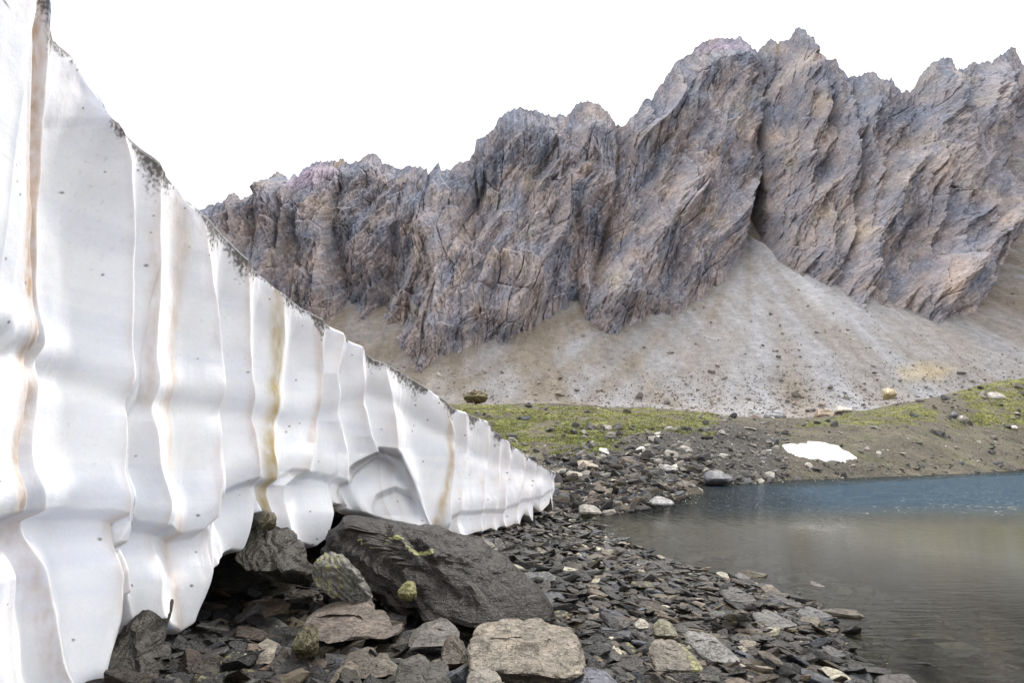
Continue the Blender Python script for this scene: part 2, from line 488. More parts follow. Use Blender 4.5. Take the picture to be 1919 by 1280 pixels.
def terrain_color(X, Y, Z):
    d = lake_sd(X, Y)
    px, py = proj(X, Y, Z)
    c = np.broadcast_to(np.array([0.030, 0.027, 0.024]), X.shape + (3,)).copy()  # near ground almost black: deep shade between the stones put into its colour
    # hill soil
    n = np.clip(0.5 + 0.9 * fbm(X / 7, Y / 7, 51, 4), 0, 1)
    hill = lerp3((0.085, 0.078, 0.064), (0.165, 0.145, 0.108), n)
    hill = lerp3(hill, (0.11, 0.125, 0.05), np.clip(fbm(X / 4, Y / 4, 54, 4) * 1.6 - 0.1, 0, 1) * 0.6 * (Y > 40))
    g2 = poly_mask(px, py, [(1060, 850), (1150, 822), (1300, 792), (1420, 795), (1470, 850), (1460, 900), (1330, 915), (1200, 900), (1040, 900)], 22)
    hill = lerp3(hill, (0.068, 0.065, 0.066), g2[..., None][..., 0] * 0.8)
    c = lerp3(c, hill, sstep(17, 30, Y))
    g = grass_mask(X, Y, Z)
    gn = np.clip(0.5 + 1.1 * fbm(X / 3.0, Y / 3.0, 61, 3), 0, 1)
    gc = lerp3((0.125, 0.128, 0.042), (0.225, 0.235, 0.075), gn)
    gc = gc * (1 + 0.35 * fbm(X / 2.2, Y / 2.2, 63, 3))[..., None]
    c = lerp3(c, gc, g * 0.85)
    # scree: grey fan, tan flanks, streaks running downhill
    ang = np.arctan2(X - APEX[0], APEX[1] - Y); r = np.hypot(X - APEX[0], Y - APEX[1])
    st = 1.6 * fbm(ang * 13, r / 300, 71, 4)
    st2 = 1.5 * fbm(X / 18 + Y / 90, Y / 200, 75, 4)
    fan = np.exp(-((ang + 0.02) / 0.42) ** 2)
    s = np.clip(0.55 * fan + 0.6 * st + 0.55 * st2 * (1 - fan * 0.6) + 0.5 * fbm(X / 30, Y / 40, 79, 4) + 0.2, 0, 1)
    sc = lerp3((0.205, 0.175, 0.145), (0.285, 0.283, 0.30), s)
    sc = sc * (1 + 0.22 * fbm(X / 5, Y / 16, 77, 3))[..., None]
    ch = np.exp(-((ang + 0.03 - 0.05 * np.sin(r / 30)) / 0.055) ** 2) * sstep(330, 400, Y)
    sc = lerp3(sc, (0.40, 0.40, 0.425), ch * 0.7)
    for a0_, w0_, k0_ in ((-0.42, 0.05, 0.45), (-0.22, 0.04, 0.4), (0.17, 0.05, 0.5), (0.33, 0.035, 0.4), (0.6, 0.05, 0.4)):
        ln_ = np.exp(-((ang - a0_ - 0.03 * fbm(r / 45, r * 0 + a0_ * 9, 78, 2)) / w0_) ** 2) * np.clip(0.6 + 0.8 * fbm(ang * 20, r / 60, 76, 3), 0, 1)
        sc = lerp3(sc, (0.33, 0.335, 0.37), ln_ * k0_)
    och = poly_mask(px, py, [(1680, 690), (1740, 680), (1790, 690), (1760, 712), (1690, 715)], 14)
    sc = lerp3(sc, (0.42, 0.33, 0.17), och * 0.5 * (Y > 240))
    c = lerp3(c, sc, sstep(150, 240, Y))
    # lake bed and wet rim
    wet = sstep(0.5, -0.1, d) * (Y < 60)
    c = lerp3(c, (0.085, 0.075, 0.055), wet)
    return c

def polar(name, Ys, txs, mat, kind='structure', smooth=True):
    T, YY = np.meshgrid(txs, Ys)
    X = T * YY
    Z = height(X, YY)
    V = np.stack([X, YY, Z], -1)
    C = terrain_color(X, YY, Z)
    me = new_mesh(name, V, grid_faces(len(Ys), len(txs)), mat, smooth, col=C)
    return link(name, me, kind=kind)

tx_d = np.linspace(-0.86, 0.86, 880)
tx_all = np.concatenate([[-14, -9, -6, -4, -3, -2.2, -1.7, -1.4, -1.15, -1.0, -0.92], tx_d, [0.92, 1.0, 1.15, 1.4, 1.7, 2.2, 3, 4, 6, 9, 14]])
Y_shore = np.exp(np.linspace(math.log(1.2), math.log(27.0), 420))
Y_hill = np.exp(np.linspace(math.log(27.0), math.log(170.0), 330))
Y_scree = np.exp(np.linspace(math.log(170.0), math.log(860.0), 420))
polar('shore', Y_shore, tx_all, M_ground)
polar('hill', Y_hill, tx_all, M_ground)
tx_sc = np.concatenate([[-4, -3, -2.2, -1.7, -1.4, -1.15, -1.0, -0.92], tx_d, [0.92, 1.0, 1.15, 1.4, 1.7, 2.2, 3, 4]])
polar('scree', Y_scree, tx_sc, M_scree)
# the ground behind the photographer
gx = np.linspace(-60, 60, 160); gy = np.linspace(-60, 1.2, 90)
XX, YY = np.meshgrid(gx, gy)
ZZ = height(XX, YY)
link('ground', new_mesh('ground', np.stack([XX, YY, ZZ], -1), grid_faces(90, 160), M_ground, True, col=terrain_color(XX, YY + 0 * XX, ZZ)), kind='structure')
# unseen sheet below the terrain, added to stop sky light leaking up from beneath
R = 4000
Vp = [(-R, -R, -12), (R, -R, -12), (R, R, -12), (-R, R, -12)]
link('light_block_sheet', new_mesh('light_block_sheet', Vp, [[0, 1, 2, 3]], M_ground, False, col=np.tile((0.15, 0.14, 0.12), (4, 1))), kind='structure')

# ------------------------------------------------------------------ lake
ly = np.exp(np.linspace(math.log(0.8), math.log(110), 260)); lt = np.linspace(-1.6, 4.0, 300)
T, YY = np.meshgrid(lt, ly); X = T * YY
dd = np.maximum(-lake_sd(X, YY), 0)
dep = 0.16 * np.minimum(dd, 4) + 0.30 * np.clip(dd - 4, 0, 18)
wl = YY + 1.6 * fbm(X / 7, YY / 7, 81, 3) - 0.03 * X
wind = sstep(16, 29, wl) ** 1.4
me = new_mesh('lake', np.stack([X, YY, 0 * X], -1), grid_faces(len(ly), len(lt)), M_water, True, attrs={'depth': dep, 'wind': wind})
link('lake', me, kind='structure')

# ------------------------------------------------------------------ mountain
SKY = [(-700, 560), (-300, 500), (0, 470), (200, 440), (300, 420), (376, 389), (406, 378), (438, 356), (451, 370), (479, 366), (505, 333), (522, 320), (539, 335), (561, 323), (595, 300),
       (621, 299), (638, 297), (657, 305), (670, 301), (690, 286), (703, 286), (716, 305), (739, 313), (743, 318), (767, 310), (799, 313), (802, 325), (810, 312),
       (822, 302), (827, 316), (844, 310), (862, 301), (875, 301), (888, 286), (892, 260), (900, 254), (926, 241), (935, 217), (952, 206), (965, 201), (995, 203),
       (1021, 213), (1060, 215), (1072, 202), (1090, 188), (1110, 190), (1138, 206), (1157, 232), (1174, 228), (1195, 204), (1214, 183), (1221, 187), (1236, 159),
       (1262, 120), (1291, 99), (1319, 75), (1348, 68), (1386, 68), (1398, 78), (1419, 99), (1429, 87), (1438, 75), (1450, 70), (1457, 78), (1476, 73), (1488, 56),
       (1498, 49), (1510, 63), (1524, 73), (1531, 90), (1545, 109), (1570, 106), (1576, 125), (1593, 142), (1605, 142), (1624, 132), (1638, 132), (1653, 147),
       (1672, 144), (1684, 159), (1693, 169), (1710, 168), (1719, 156), (1738, 123), (1757, 111), (1779, 104), (1786, 109), (1793, 130), (1810, 125), (1824, 116),
       (1843, 116), (1857, 113), (1881, 97), (1907, 83), (1914, 111), (1925, 118), (1960, 90), (2050, 140), (2200, 100), (2700, 200)]
BASE = [(-700, 700), (0, 640), (300, 600), (560, 590), (620, 600), (650, 585), (668, 610), (700, 600), (740, 640), (785, 690), (840, 660), (900, 640), (950, 636), (1010, 600), (1075, 555),
        (1100, 600), (1140, 628), (1200, 605), (1260, 580), (1330, 535), (1380, 492), (1394, 455), (1400, 405), (1412, 405), (1420, 455), (1436, 490), (1500, 550), (1560, 572), (1600, 600),
        (1650, 600), (1700, 585), (1745, 612), (1800, 580), (1850, 530), (1868, 440), (1882, 380), (1919, 350), (2050, 380), (2700, 420)]
sk = np.array(SKY, float); bs = np.array(BASE, float)
NU, NV = 1750, 760
pxs = np.concatenate([np.linspace(-700, 300, 60)[:-1], np.linspace(300, 1990, NU - 120), np.linspace(1990, 2700, 62)[1:]])
NU = len(pxs)
sky_y = np.interp(pxs, sk[:, 0], sk[:, 1])
z0 = np.zeros_like(pxs)
jag = 6.0 * noise2(pxs / 12.0, z0 + 3.3, 91) + 3.5 * ridged(pxs / 7.3, z0 + 7.7, 92) + 1.2 * noise2(pxs / 2.6, z0 + 1.2, 93)
sky_y = sky_y - jag * 0.8 + 2
base_y = np.interp(pxs, bs[:, 0], bs[:, 1]) + 7 * noise2(pxs / 19.0, z0 + 5.5, 94)
# distance of the cliff foot: where the sight line meets the scree
txb, tzb = ray(pxs, base_y)
Yb = (290 * 0.65 - 21.5 + CAMZ) / (0.65 - tzb)
Yb = np.clip(Yb, 300, 720)
k = np.ones(15) / 15
Yb = np.convolve(np.pad(Yb, 7, 'edge'), k, 'valid')
txr, tzr = ray(pxs, np.interp(pxs, sk[:, 0], sk[:, 1]))
zb = CAMZ + tzb * Yb
Yr = (1.30 * Yb - zb + CAMZ) / (1.30 - tzr)
k = np.ones(121) / 121
Yr = np.convolve(np.pad(Yr, 60, 'edge'), k, 'valid')
Yr = np.maximum(Yr, Yb + 60)
v = np.linspace(-0.10, 1.0, NV)                         # 0 at the cliff foot, 1 on the ridge
vv = v[:, None]
PY = base_y[None, :] + (sky_y - base_y)[None, :] * vv
PX = np.broadcast_to(pxs[None, :], PY.shape)
# distance profile along each column; below the foot it stays put and dives under the scree
e = np.clip(vv, 0, 1)
YD = Yb[None, :] + (Yr - Yb)[None, :] * (0.35 * e + 0.65 * e ** 1.25)
YD = YD - 40 * np.clip(-vv, 0, 1)
TX, TZ = ray(PX, PY)
U = TX * 560.0; W = TZ * 560.0 + 0.0                    # face coordinates, metres at the mean distance
# domain warp
U = U.astype(np.float32); W = W.astype(np.float32)
wx = U + 8 * fbm(U / 70, W / 70, 101, 2); wz = W + 8 * fbm(U / 70 + 40, W / 70, 104, 2)
def rot(a):
    ca, sa = math.cos(math.radians(a)), math.sin(math.radians(a))
    return wx * ca + wz * sa, -wx * sa + wz * ca       # along, across
def vor_tilt(x, y, seed):
    """cells as tilted planes: (edge distance, cell value, plane height)"""
    fx, fy = np.floor(x), np.floor(y)
    ix, iy = fx.astype(np.int64), fy.astype(np.int64)
    f1 = np.full(x.shape, 9.0, np.float32); f2 = f1.copy(); cid = np.zeros(x.shape, np.float32); pl = cid.copy()
    for a in (-1, 0, 1):
        for b in (-1, 0, 1):
            h = hash2(ix + a, iy + b, seed)
            ox = (h & np.uint32(255)) / np.float32(255); oy = ((h >> np.uint32(8)) & np.uint32(255)) / np.float32(255)
            cv = ((h >> np.uint32(16)) & np.uint32(255)) / np.float32(255)
            t1 = (h >> np.uint32(24)) / np.float32(127.5) - 1
            dx = x - (fx + a + ox); dy = y - (fy + b + oy)
            d = np.hypot(dx, dy).astype(np.float32); m = d < f1
            f2 = np.where(m, f1, np.minimum(f2, d)); cid = np.where(m, cv, cid)
            pl = np.where(m, dy * (0.6 + 0.9 * cv) + dx * t1, pl)
            f1 = np.where(m, d, f1)
    return f2 - f1, cid, pl
al, ac = rot(76)
big = ridged(ac / 54, al / 150, 111)
al2, ac2 = rot(73)
med = ridged(ac2 / 19, al2 / 75, 113)
al3, ac3 = rot(62)
sm = ridged(ac3 / 8.0, al3 / 34, 115)
al4, ac4 = rot(84)
sm2 = ridged(ac4 / 5.6, al4 / 20, 117)
fine = ridged(ac3 / 2.2, al3 / 8.5, 119)
fine2 = fbm(wx / 2.0, wz / 2.2, 121, 3)
ald, acd = rot(44)
bed = saw(acd / 9 + 0.7 * fbm(wx / 30, wz / 30, 123, 2), 0.80)
bed2 = saw(acd / 3.4 + 1.0 * fbm(wx / 14, wz / 14, 125, 2), 0.75)
ve, vc, vp = vor_tilt(ac2 / 13, al2 / 32, 127)
ve2, vc2, vp2 = vor_tilt(ac4 / 5.4 + 3, al4 / 12, 129)
ve3, vc3, vp3 = vor_tilt(ac3 / 2.5 + 3, al3 / 3.8, 130)
amp = (0.35 + 0.65 * sstep(1.0, 0.82, vv)) * (0.3 + 0.7 * sstep(-0.02, 0.16, vv))
loc = np.clip(0.75 + 0.6 * fbm(U / 60, W / 60, 131, 2), 0.2, 1.3)
D = 23 * big * amp + 13.0 * med * amp + 3.6 * sm * loc + 1.6 * sm2 + 0.6 * fine + 0.5 * fine2
D += 2.0 * bed * loc + 1.3 * ridged(ac4 / 3.1, al4 / 16, 118) + 1.2 * bed2 * loc + 6.5 * (vc - 0.5) * amp * sstep(0, 0.10, ve) + 5.5 * vp * amp + 2.3 * (vc2 - 0.5) * sstep(0, 0.1, ve2) + 2.5 * vp2 + 1.15 * vp3 + 0.7 * (vc3 - .5)
D -= 2.2 * (1 - sstep(0, 0.05, ve)) * loc + 0.8 * (1 - sstep(0, 0.07, ve2))
# gullies: polylines (px by py), depth, half width
def gully(pts, depth, wid):
    pts = np.array(pts, float)
    gxp = np.interp(PY, pts[:, 1], pts[:, 0]) + 3 * noise2(PY / 23.0, PY * 0 + 2.2, 133)
    m = sstep(pts[0, 1] - 15, pts[0, 1] + 25, PY) * (1 - sstep(pts[-1, 1] - 5, pts[-1, 1] + 40, PY))
    return depth * m * np.exp(-np.abs((PX - gxp) / wid) ** 1.3)
G1 = gully([(1419, 99), (1420, 160), (1419, 240), (1416, 330), (1408, 400), (1404, 455), (1404, 480)], 19, 8) * sstep(100, 230, PY)
D -= G1 + gully([(1418, 180), (1416, 330), (1408, 420)], 6, 4)
D -= gully([(1160, 232), (1158, 300), (1148, 380), (1138, 440), (1120, 520)], 22, 11)
D -= gully([(1890, 150), (1885, 230), (1888, 300), (1878, 380)], 26, 10)
D -= gully([(640, 330), (628, 420), (640, 500), (652, 580)], 18, 13)
D -= gully([(505, 350), (480, 430), (455, 500)], 14, 10)
D -= gully([(905, 330), (860, 430), (810, 520), (770, 600)], 14, 12)
D -= gully([(1605, 150), (1610, 260), (1600, 350), (1590, 420)], 12, 8)
D += gully([(1300, 185), (1290, 260), (1250, 400), (1190, 560)], 22, 40)
D += gully([(1495, 55), (1470, 130), (1440, 190)], 10, 14)
D += gully([(1860, 330), (1840, 420), (1790, 560)], 16, 28)
D += gully([(520, 345), (500, 420), (470, 520)], 18, 26)
D += gully([(1110, 240), (1095, 330), (1040, 460), (960, 600)], 18, 36)
D *= (sstep(1.0, 0.90, vv) * 0.60 + 0.40) * np.clip(YD / 560, 0.5, 1.2)
D = D - 4
Y3 = YD - D
Xm = TX * YD; Zm = CAMZ + TZ * (YD - 0.7 * D) + 0.10 * D * sstep(1.0, 0.9, vv) - 420 * np.clip(-vv, 0, 1)
Xm = Xm + 0.25 * D * (0.6 * noise2(U / 40, W / 40, 135))
P = np.stack([Xm, Y3, Zm], -1)
# colour: grey and warm tan rock in bands and patches
t = np.clip(0.38 + 0.55 * fbm(wx / 28, wz / 28, 141, 4) + 0.42 * fbm(ac3 / 7, al3 / 45, 145, 3) + 0.16 * (vc - 0.5) + 0.12 * (vc2 - .5) - 0.22 * sstep(0.55, 1.0, vv), 0, 1)
Cm = lerp3((0.215, 0.228, 0.285), (0.43, 0.335, 0.28), t)
yel = np.clip(fbm(wx / 35 + 9, wz / 35, 149, 3) * 1.6 - 0.3, 0, 1)
Cm = lerp3(Cm, (0.47, 0.40, 0.26), yel * 0.5)
blu = np.clip(fbm(ac / 14, al / 60, 151, 3) * 1.4, 0, 1)
Cm = lerp3(Cm, (0.17, 0.185, 0.23), blu * 0.6)
pur = poly_mask(PX, PY, [(545, 330), (600, 305), (640, 320), (600, 360), (560, 365)], 12) + poly_mask(PX, PY, [(1290, 100), (1340, 75), (1400, 80), (1400, 100), (1330, 95)], 12)
Cm = lerp3(Cm, (0.40, 0.32, 0.42), np.clip(pur, 0, 1) * 0.6)
pal = poly_mask(PX, PY, [(1440, 160), (1480, 110), (1540, 110), (1500, 130), (1440, 180), (1420, 210)], 10)
Cm = lerp3(Cm, (0.58, 0.50, 0.45), pal * 0.6)
gc = sstep(6, 16, G1)
Cm = lerp3(Cm, (0.36, 0.37, 0.41), gc * 0.6)
Cm *= (1 + 0.10 * fine + 0.16 * fine2)[..., None]
# the back of the ridge falls away behind
back = []
for j, (dy, dz) in enumerate([(6, -5), (20, -18), (60, -60), (200, -230), (420, -520)]):
    b = P[-1].copy(); b[:, 1] += dy; b[:, 2] += dz + 2 * noise2(pxs / 15, z0 + j, 161); back.append(b)
P = np.concatenate([P, np.array(back)], 0)
Cm = np.concatenate([Cm, np.repeat(Cm[-1:], 5, 0)], 0)
me = new_mesh('mountain', P, grid_faces(P.shape[0], NU), M_mount, False, col=Cm)
link('mountain', me, kind='structure')

# ------------------------------------------------------------------ snow bank
TOP = np.array([(-900, -2500), (-300, -900), (-100, -360), (0, -160), (60, -60), (84, -12), (89, 60), (120, 84), (150, 125), (185, 178), (203, 218), (240, 252), (285, 295), (310, 325), (350, 376), (375, 396),
                (410, 428), (450, 476), (480, 508), (522, 546), (560, 572), (600, 598), (635, 622), (680, 655), (700, 673), (740, 690), (800, 728), (850, 765), (908, 788), (940, 820),
                (990, 858), (1010, 870), (1035, 884), (1042, 888)], float)
BOT = np.array([(-900, 1900), (-60, 1420), (0, 1400), (60, 1400), (196, 1345), (203, 1175), (212, 1140), (232, 1120), (248, 1155), (272, 1216), (286, 1188), (302, 1176), (325, 1192), (350, 1200), (370, 1185), (383, 1140), (390, 1085),
                (410, 1052), (440, 1040), (456, 1042), (466, 1000), (470, 972), (490, 962), (503, 982), (520, 1000), (530, 1006), (560, 1024), (598, 1032), (612, 1018), (619, 985), (622, 948),
                (700, 972), (760, 984), (800, 998), (830, 1000), (872, 1013), (890, 1002), (900, 1000), (905, 1003), (920, 994), (926, 999), (940, 990), (958, 993), (963, 985), (976, 987), (984, 966), (990, 972), (1000, 980), (1003, 950), (1010, 962),
                (1030, 946), (1042, 925)], float)
PATHP = np.array([(-900, 1.3), (-300, 2.1), (0, 3.05), (200, 4.15), (380, 5.35), (520, 6.6), (620, 7.6), (740, 9.2), (870, 11.6), (940, 13.9), (1000, 16.8), (1042, 19.6)], float)
cols = np.concatenate([np.linspace(-900, -40, 60)[:-1], np.linspace(-40, 1041.5, 1150)])
ug = np.arange(-1100, 1100, 1.0)
Yu = np.interp(ug, PATHP[:, 0], PATHP[:, 1]); kk = np.exp(-0.5 * (np.arange(-90, 91) / 30.0) ** 2); kk /= kk.sum()
Yu = np.convolve(np.pad(Yu, 90, 'edge'), kk, 'valid')
Xu = ray(ug, 880)[0] * Yu
du, dv = np.gradient(Xu), np.gradient(Yu)
Yw = np.interp(cols, ug, Yu); Xw = ray(cols, 880)[0] * Yw
def solve(contour, py0):
    py = np.full(cols.shape, py0, float); z = np.zeros_like(py)
    for _ in range(60):
        tz = ray(cols, py)[1]; z = 0.5 * z + 0.5 * (CAMZ + tz * Yw) if _ else CAMZ + tz * Yw
        pxx, pyy = proj(Xw, Yw, z)
        py = np.interp(pxx, contour[:, 0], contour[:, 1])
    tz = ray(pxx, py)[1]
    return CAMZ + tz * Yw
zt = solve(TOP, 500); zbm = solve(BOT, 1000)
zt = np.minimum(zt, 5.2)
# the bank turns away behind its far end
extra = [(1.30, 20.1), (1.28, 20.6), (1.05, 21.1), (0.6, 21.6), (0.0, 22.0), (-1.0, 22.5), (-3, 23.2), (-6, 24)]
Xw = np.concatenate([Xw, [p[0] for p in extra]]); Yw = np.concatenate([Yw, [p[1] for p in extra]])
zt = np.concatenate([zt, zt[-1] + np.array([0, 0.0, 0.03, 0.08, 0.12, 0.2, 0.3, 0.4])]); zbm = np.concatenate([zbm, np.full(8, 0.35)])
NC = len(Xw); NR = 480
dXw = np.gradient(Xw); dYw = np.gradient(Yw); ln = np.hypot(dXw, dYw)
nx, ny = dYw / ln, -dXw / ln
nx[:1200] = np.interp(cols[:1200], ug, dv / np.hypot(du, dv)); ny[:1200] = np.interp(cols[:1200], ug, -du / np.hypot(du, dv))
kk = np.ones(9) / 9
nx = np.convolve(np.pad(nx, 4, 'edge'), kk, 'valid'); ny = np.convolve(np.pad(ny, 4, 'edge'), kk, 'valid')
ln = np.hypot(nx, ny); nx /= ln; ny /= ln
SW = np.cumsum(np.hypot(dXw, dYw))
MPP = np.gradient(SW[:1209]) / np.gradient(cols)
# arrises between the melt flutes: (px, py) down the edge, depth of the flute to its right (m)
AR = [
    ([(-700, 0), (-700, 1280)], 0.08),
    ([(-420, 0), (-430, 640), (-420, 1280)], 0.08),
    ([(42, -200), (48, 200), (54, 430), (62, 620), (40, 760), (16, 900), (10, 1280)], 0.10),
    ([(86, -200), (83, 80), (74, 260), (64, 400), (68, 520), (76, 640), (64, 730), (52, 830), (50, 950), (72, 1100), (105, 1280)], 0.26),
    ([(205, 100), (206, 220), (228, 300), (238, 420), (235, 700), (215, 900), (200, 1100), (198, 1280)], 0.16),
    ([(292, 200), (290, 320), (287, 450), (283, 560), (277, 700), (275, 790), (285, 860), (302, 940), (290, 1050), (275, 1210)], 0.14),
    ([(372, 300), (376, 400), (394, 550), (406, 680), (401, 800), (397, 880), (388, 980), (380, 1060), (386, 1150)], 0.16),
    ([(457, 400), (455, 480), (455, 650), (462, 780), (471, 900), (468, 960), (466, 1040)], 0.13),
    ([(530, 500), (526, 560), (522, 650), (510, 760), (500, 850), (492, 970)], 0.16),
    ([(600, 560), (598, 600), (595, 700), (578, 830), (556, 885), (530, 910), (524, 1000)], 0.16),
    ([(640, 600), (637, 640), (624, 700), (625, 790), (640, 850), (640, 900), (622, 960)], 0.14),
    ([(674, 620), (672, 660), (673, 760), (688, 818), (704, 850), (730, 990)], 0.15),
    ([(716, 660), (720, 700), (733, 790), (738, 840), (770, 900), (800, 990)], 0.18),
    ([(826, 720), (832, 765), (848, 815), (842, 880), (832, 985)], 0.12),
    ([(868, 740), (872, 790), (872, 850), (862, 920), (855, 1010)], 0.10),
    ([(908, 770), (914, 800), (908, 870), (898, 940), (890, 1010)], 0.12),
    ([(936, 800), (935, 860), (930, 930), (918, 1005)], 0.08),
    ([(952, 815), (952, 860), (942, 930), (938, 1000)], 0.10),
    ([(978, 830), (980, 880), (968, 940), (960, 995)], 0.12),
    ([(1003, 850), (1000, 900), (990, 940), (982, 980)], 0.10),
    ([(1022, 870), (1012, 900), (1008, 960)], 0.14),
    ([(1100, 870), (1100, 960)], 0.10),
]

LED = np.array([(-900, 975), (0, 972), (100, 960), (200, 966), (270, 985), (330, 1004), (370, 1000), (388, 975), (396, 938), (430, 922), (470, 902), (520, 905), (545, 885), (600, 890), (640, 905), (700, 1050), (800, 1050), (830, 985), (860, 962), (900, 960), (940, 955), (1000, 935), (1042, 918)], float)
LIPX = [600, 618, 640, 662, 700, 722, 745, 775, 800, 830]; LIPY = [1060, 950, 906, 884, 851, 846, 858, 905, 950, 1000]
ARW = {4: [(300, 1), (480, 0.15), (900, 0.15), (1060, 1)], 5: [(840, 1), (980, 0.3)], 6: [(420, 0.3), (600, 1)], 14: [(800, 0.5), (900, 0.5)], 16: [(800, 0.5), (900, 0.5)], 8: [(560, 1), (700, 0.6), (900, 1)]}
def arw(i, SPY):
    if i not in ARW: return 1.0
    return np.interp(SPY, [a for a, b in ARW[i]], [b for a, b in ARW[i]])
def face(SPX, SPY, q, S_, Zs):
    """offset of the snow face from its mean surface, and distance (px) to the next arris"""
    arx = [np.interp(SPY, [p[1] for p in a], [p[0] for p in a]) + 2.0 * noise2(SPY / 60.0, SPY * 0 + i * 3.1, 171) for i, (a, _) in enumerate(AR)]
    mpp = np.interp(SPX, cols, MPP)
    dn = np.zeros_like(SPX); edge = np.full(SPX.shape, 99.0); lead = np.full(SPX.shape, 99.0)
    for i in range(len(AR) - 1):
        l, r = arx[i], np.maximum(arx[i + 1], arx[i] + 3)
        m = (SPX >= l) & (SPX < r)
        t = np.clip((SPX - l) / (r - l), 0, 1)
        de = np.minimum(AR[i][1], 0.34 * (r - l) * mpp)
        prof = 0.5 * (1 - (2 * t - 1) ** 2) + 0.5 * np.sin(np.pi * t) ** 2
        wl, wr = arw(i, SPY), arw(i + 1, SPY)
        dn = np.where(m, de * prof + (1 - prof) * ((1 - t) * (1 - wl) + t * (1 - wr)) * 0.07, dn)
        edge = np.where(m, np.minimum(SPX - l, r - SPX), edge)
        lead = np.where(m, r - SPX, lead)
    lip = np.interp(SPX, LIPX, LIPY)
    dn = dn * (1 - 1.0 * sstep(-4, 12, SPY - lip) * sstep(612, 625, SPX) * (1 - sstep(760, 820, SPX)))
    off = -dn * (0.55 + 0.45 * sstep(0.98, 0.75, q))
    lw = SPY - np.interp(SPX, LED[:, 0], LED[:, 1]) - 5 * noise2(SPX / 40, SPY * 0, 173)
    sc_l = np.interp(SPX, [0, 400, 800, 1042], [1.0, 0.9, 0.5, 0.4])
    pl = np.interp(SPX, [0, 400, 800, 1042], [1.0, 0.8, 0.5, 0.35])
    off = off + sc_l * (0.05 * np.exp(-((lw + 45 * pl) / (48 * pl)) ** 2) - 0.12 * sstep(-12 * pl, 16 * pl, lw) + 0.09 * sstep(26 * pl, 120 * pl, lw))
    l2 = SPY - (np.interp(SPX, [0, 100, 250, 400, 560, 700, 900, 1042], [650, 690, 760, 770, 800, 740, 860, 905]))
    off = off - 0.035 * sc_l * np.exp(-((l2) / (30 * pl)) ** 2) + 0.025 * sc_l * np.exp(-((l2 + 60 * pl) / (40 * pl)) ** 2)
    off = off - 0.16 * (1 - sstep(0, 0.03, q)) ** 2
    off = off + 0.03 * fbm(S_ / 1.3, Zs / 1.1, 175, 3) + 0.006 * fbm(S_ / 0.18, Zs / 0.3, 179, 3) + 0.008 * ridged(S_ / 0.22, Zs / 3.0, 182) * sstep(6, 20, edge)
    off = off - 0.02 * sstep(0.985, 1.0, q) ** 2 + 0.02 * fbm(S_ / 0.25, Zs / 0.3, 183, 3) * sstep(0.94, 0.99, q)
    return off, lead, mpp
# the face is met at the photo position after displacement: solve on a coarse grid
ci = np.unique(np.concatenate([np.arange(0, NC, 3), [NC - 1]]))
qc = np.linspace(0, 1, 97)[:, None]
zbc, ztc = zbm[ci].copy(), zt[ci].copy()
SXc = SYc = None
def soft(A, sx, sy):
    for ax, sg in ((1, sx), (0, sy)):
        r = int(3 * sg); kq = np.exp(-0.5 * (np.arange(-r, r + 1) / sg) ** 2); kq /= kq.sum()
        A = np.apply_along_axis(lambda v_: np.convolve(np.pad(v_, r, 'edge'), kq, 'valid'), ax, A)
    return A
for it in range(12):
    Zc = zbc + (ztc - zbc) * qc
    if SXc is None:
        SXc, SYc = proj(Xw[ci] + 0 * Zc, Yw[ci] + 0 * Zc, Zc)
    o_, _, _ = face(SXc, SYc, qc, SW[ci] + 0 * Zc, Zc)
    Xq = Xw[ci] + nx[ci] * o_; Yq = Yw[ci] + ny[ci] * o_
    px_, py_ = proj(Xq, Yq, Zc)
    n0x, n0y = proj(Xw[ci] + 0 * Zc, Yw[ci] + 0 * Zc, Zc)
    SXc = n0x + soft(px_ - n0x, 9, 6); SYc = n0y + soft(py_ - n0y, 9, 6)
    rb = soft((px_ - n0x)[[7, 7, -1, -1]], 5, 0.1)
    bx, tx_ = n0x[0] + rb[0], n0x[-1] + rb[-1]
    if it > 2:
        inb = ci < NC - 8
        for row, pr, cont, arr in ((0, bx, BOT, zbc), (-1, tx_, TOP, ztc)):
            pt = np.interp(pr, cont[:, 0], cont[:, 1]); tz = ray(pr, pt)[1]
            zn = np.minimum(CAMZ + tz * Yq[row], 5.2)
            arr[inb] = 0.5 * arr[inb] + 0.5 * zn[inb]
def up(A):
    B = np.array([np.interp(np.arange(NC), ci, r) for r in A])
    qi = np.linspace(0, 1, NR) * (len(A) - 1); i0 = np.clip(qi.astype(int), 0, len(A) - 2); f = (qi - i0)[:, None]
    return B[i0] * (1 - f) + B[i0 + 1] * f
q = np.linspace(0, 1, NR)[:, None]
SPX, SPY = up(SXc), up(SYc)
zt = np.interp(np.arange(NC), ci, ztc)
bxf = np.interp(np.arange(NC), ci, bx); dYb = np.interp(np.arange(NC), ci, Yq[0])
zb2 = CAMZ + ray(bxf, np.interp(bxf, BOT[:, 0], BOT[:, 1]))[1] * dYb
zbm = np.where(np.arange(NC) < NC - 8, zb2, np.interp(np.arange(NC), ci, zbc))
Zs = zbm[None, :] + (zt - zbm)[None, :] * q
S_ = SW[None, :] + 0 * Zs
off, lead, mpp = face(SPX, SPY, q, S_, Zs)
Xd = Xw[None, :] + nx[None, :] * off; Yd = Yw[None, :] + ny[None, :] * off; Zd = Zs.copy()
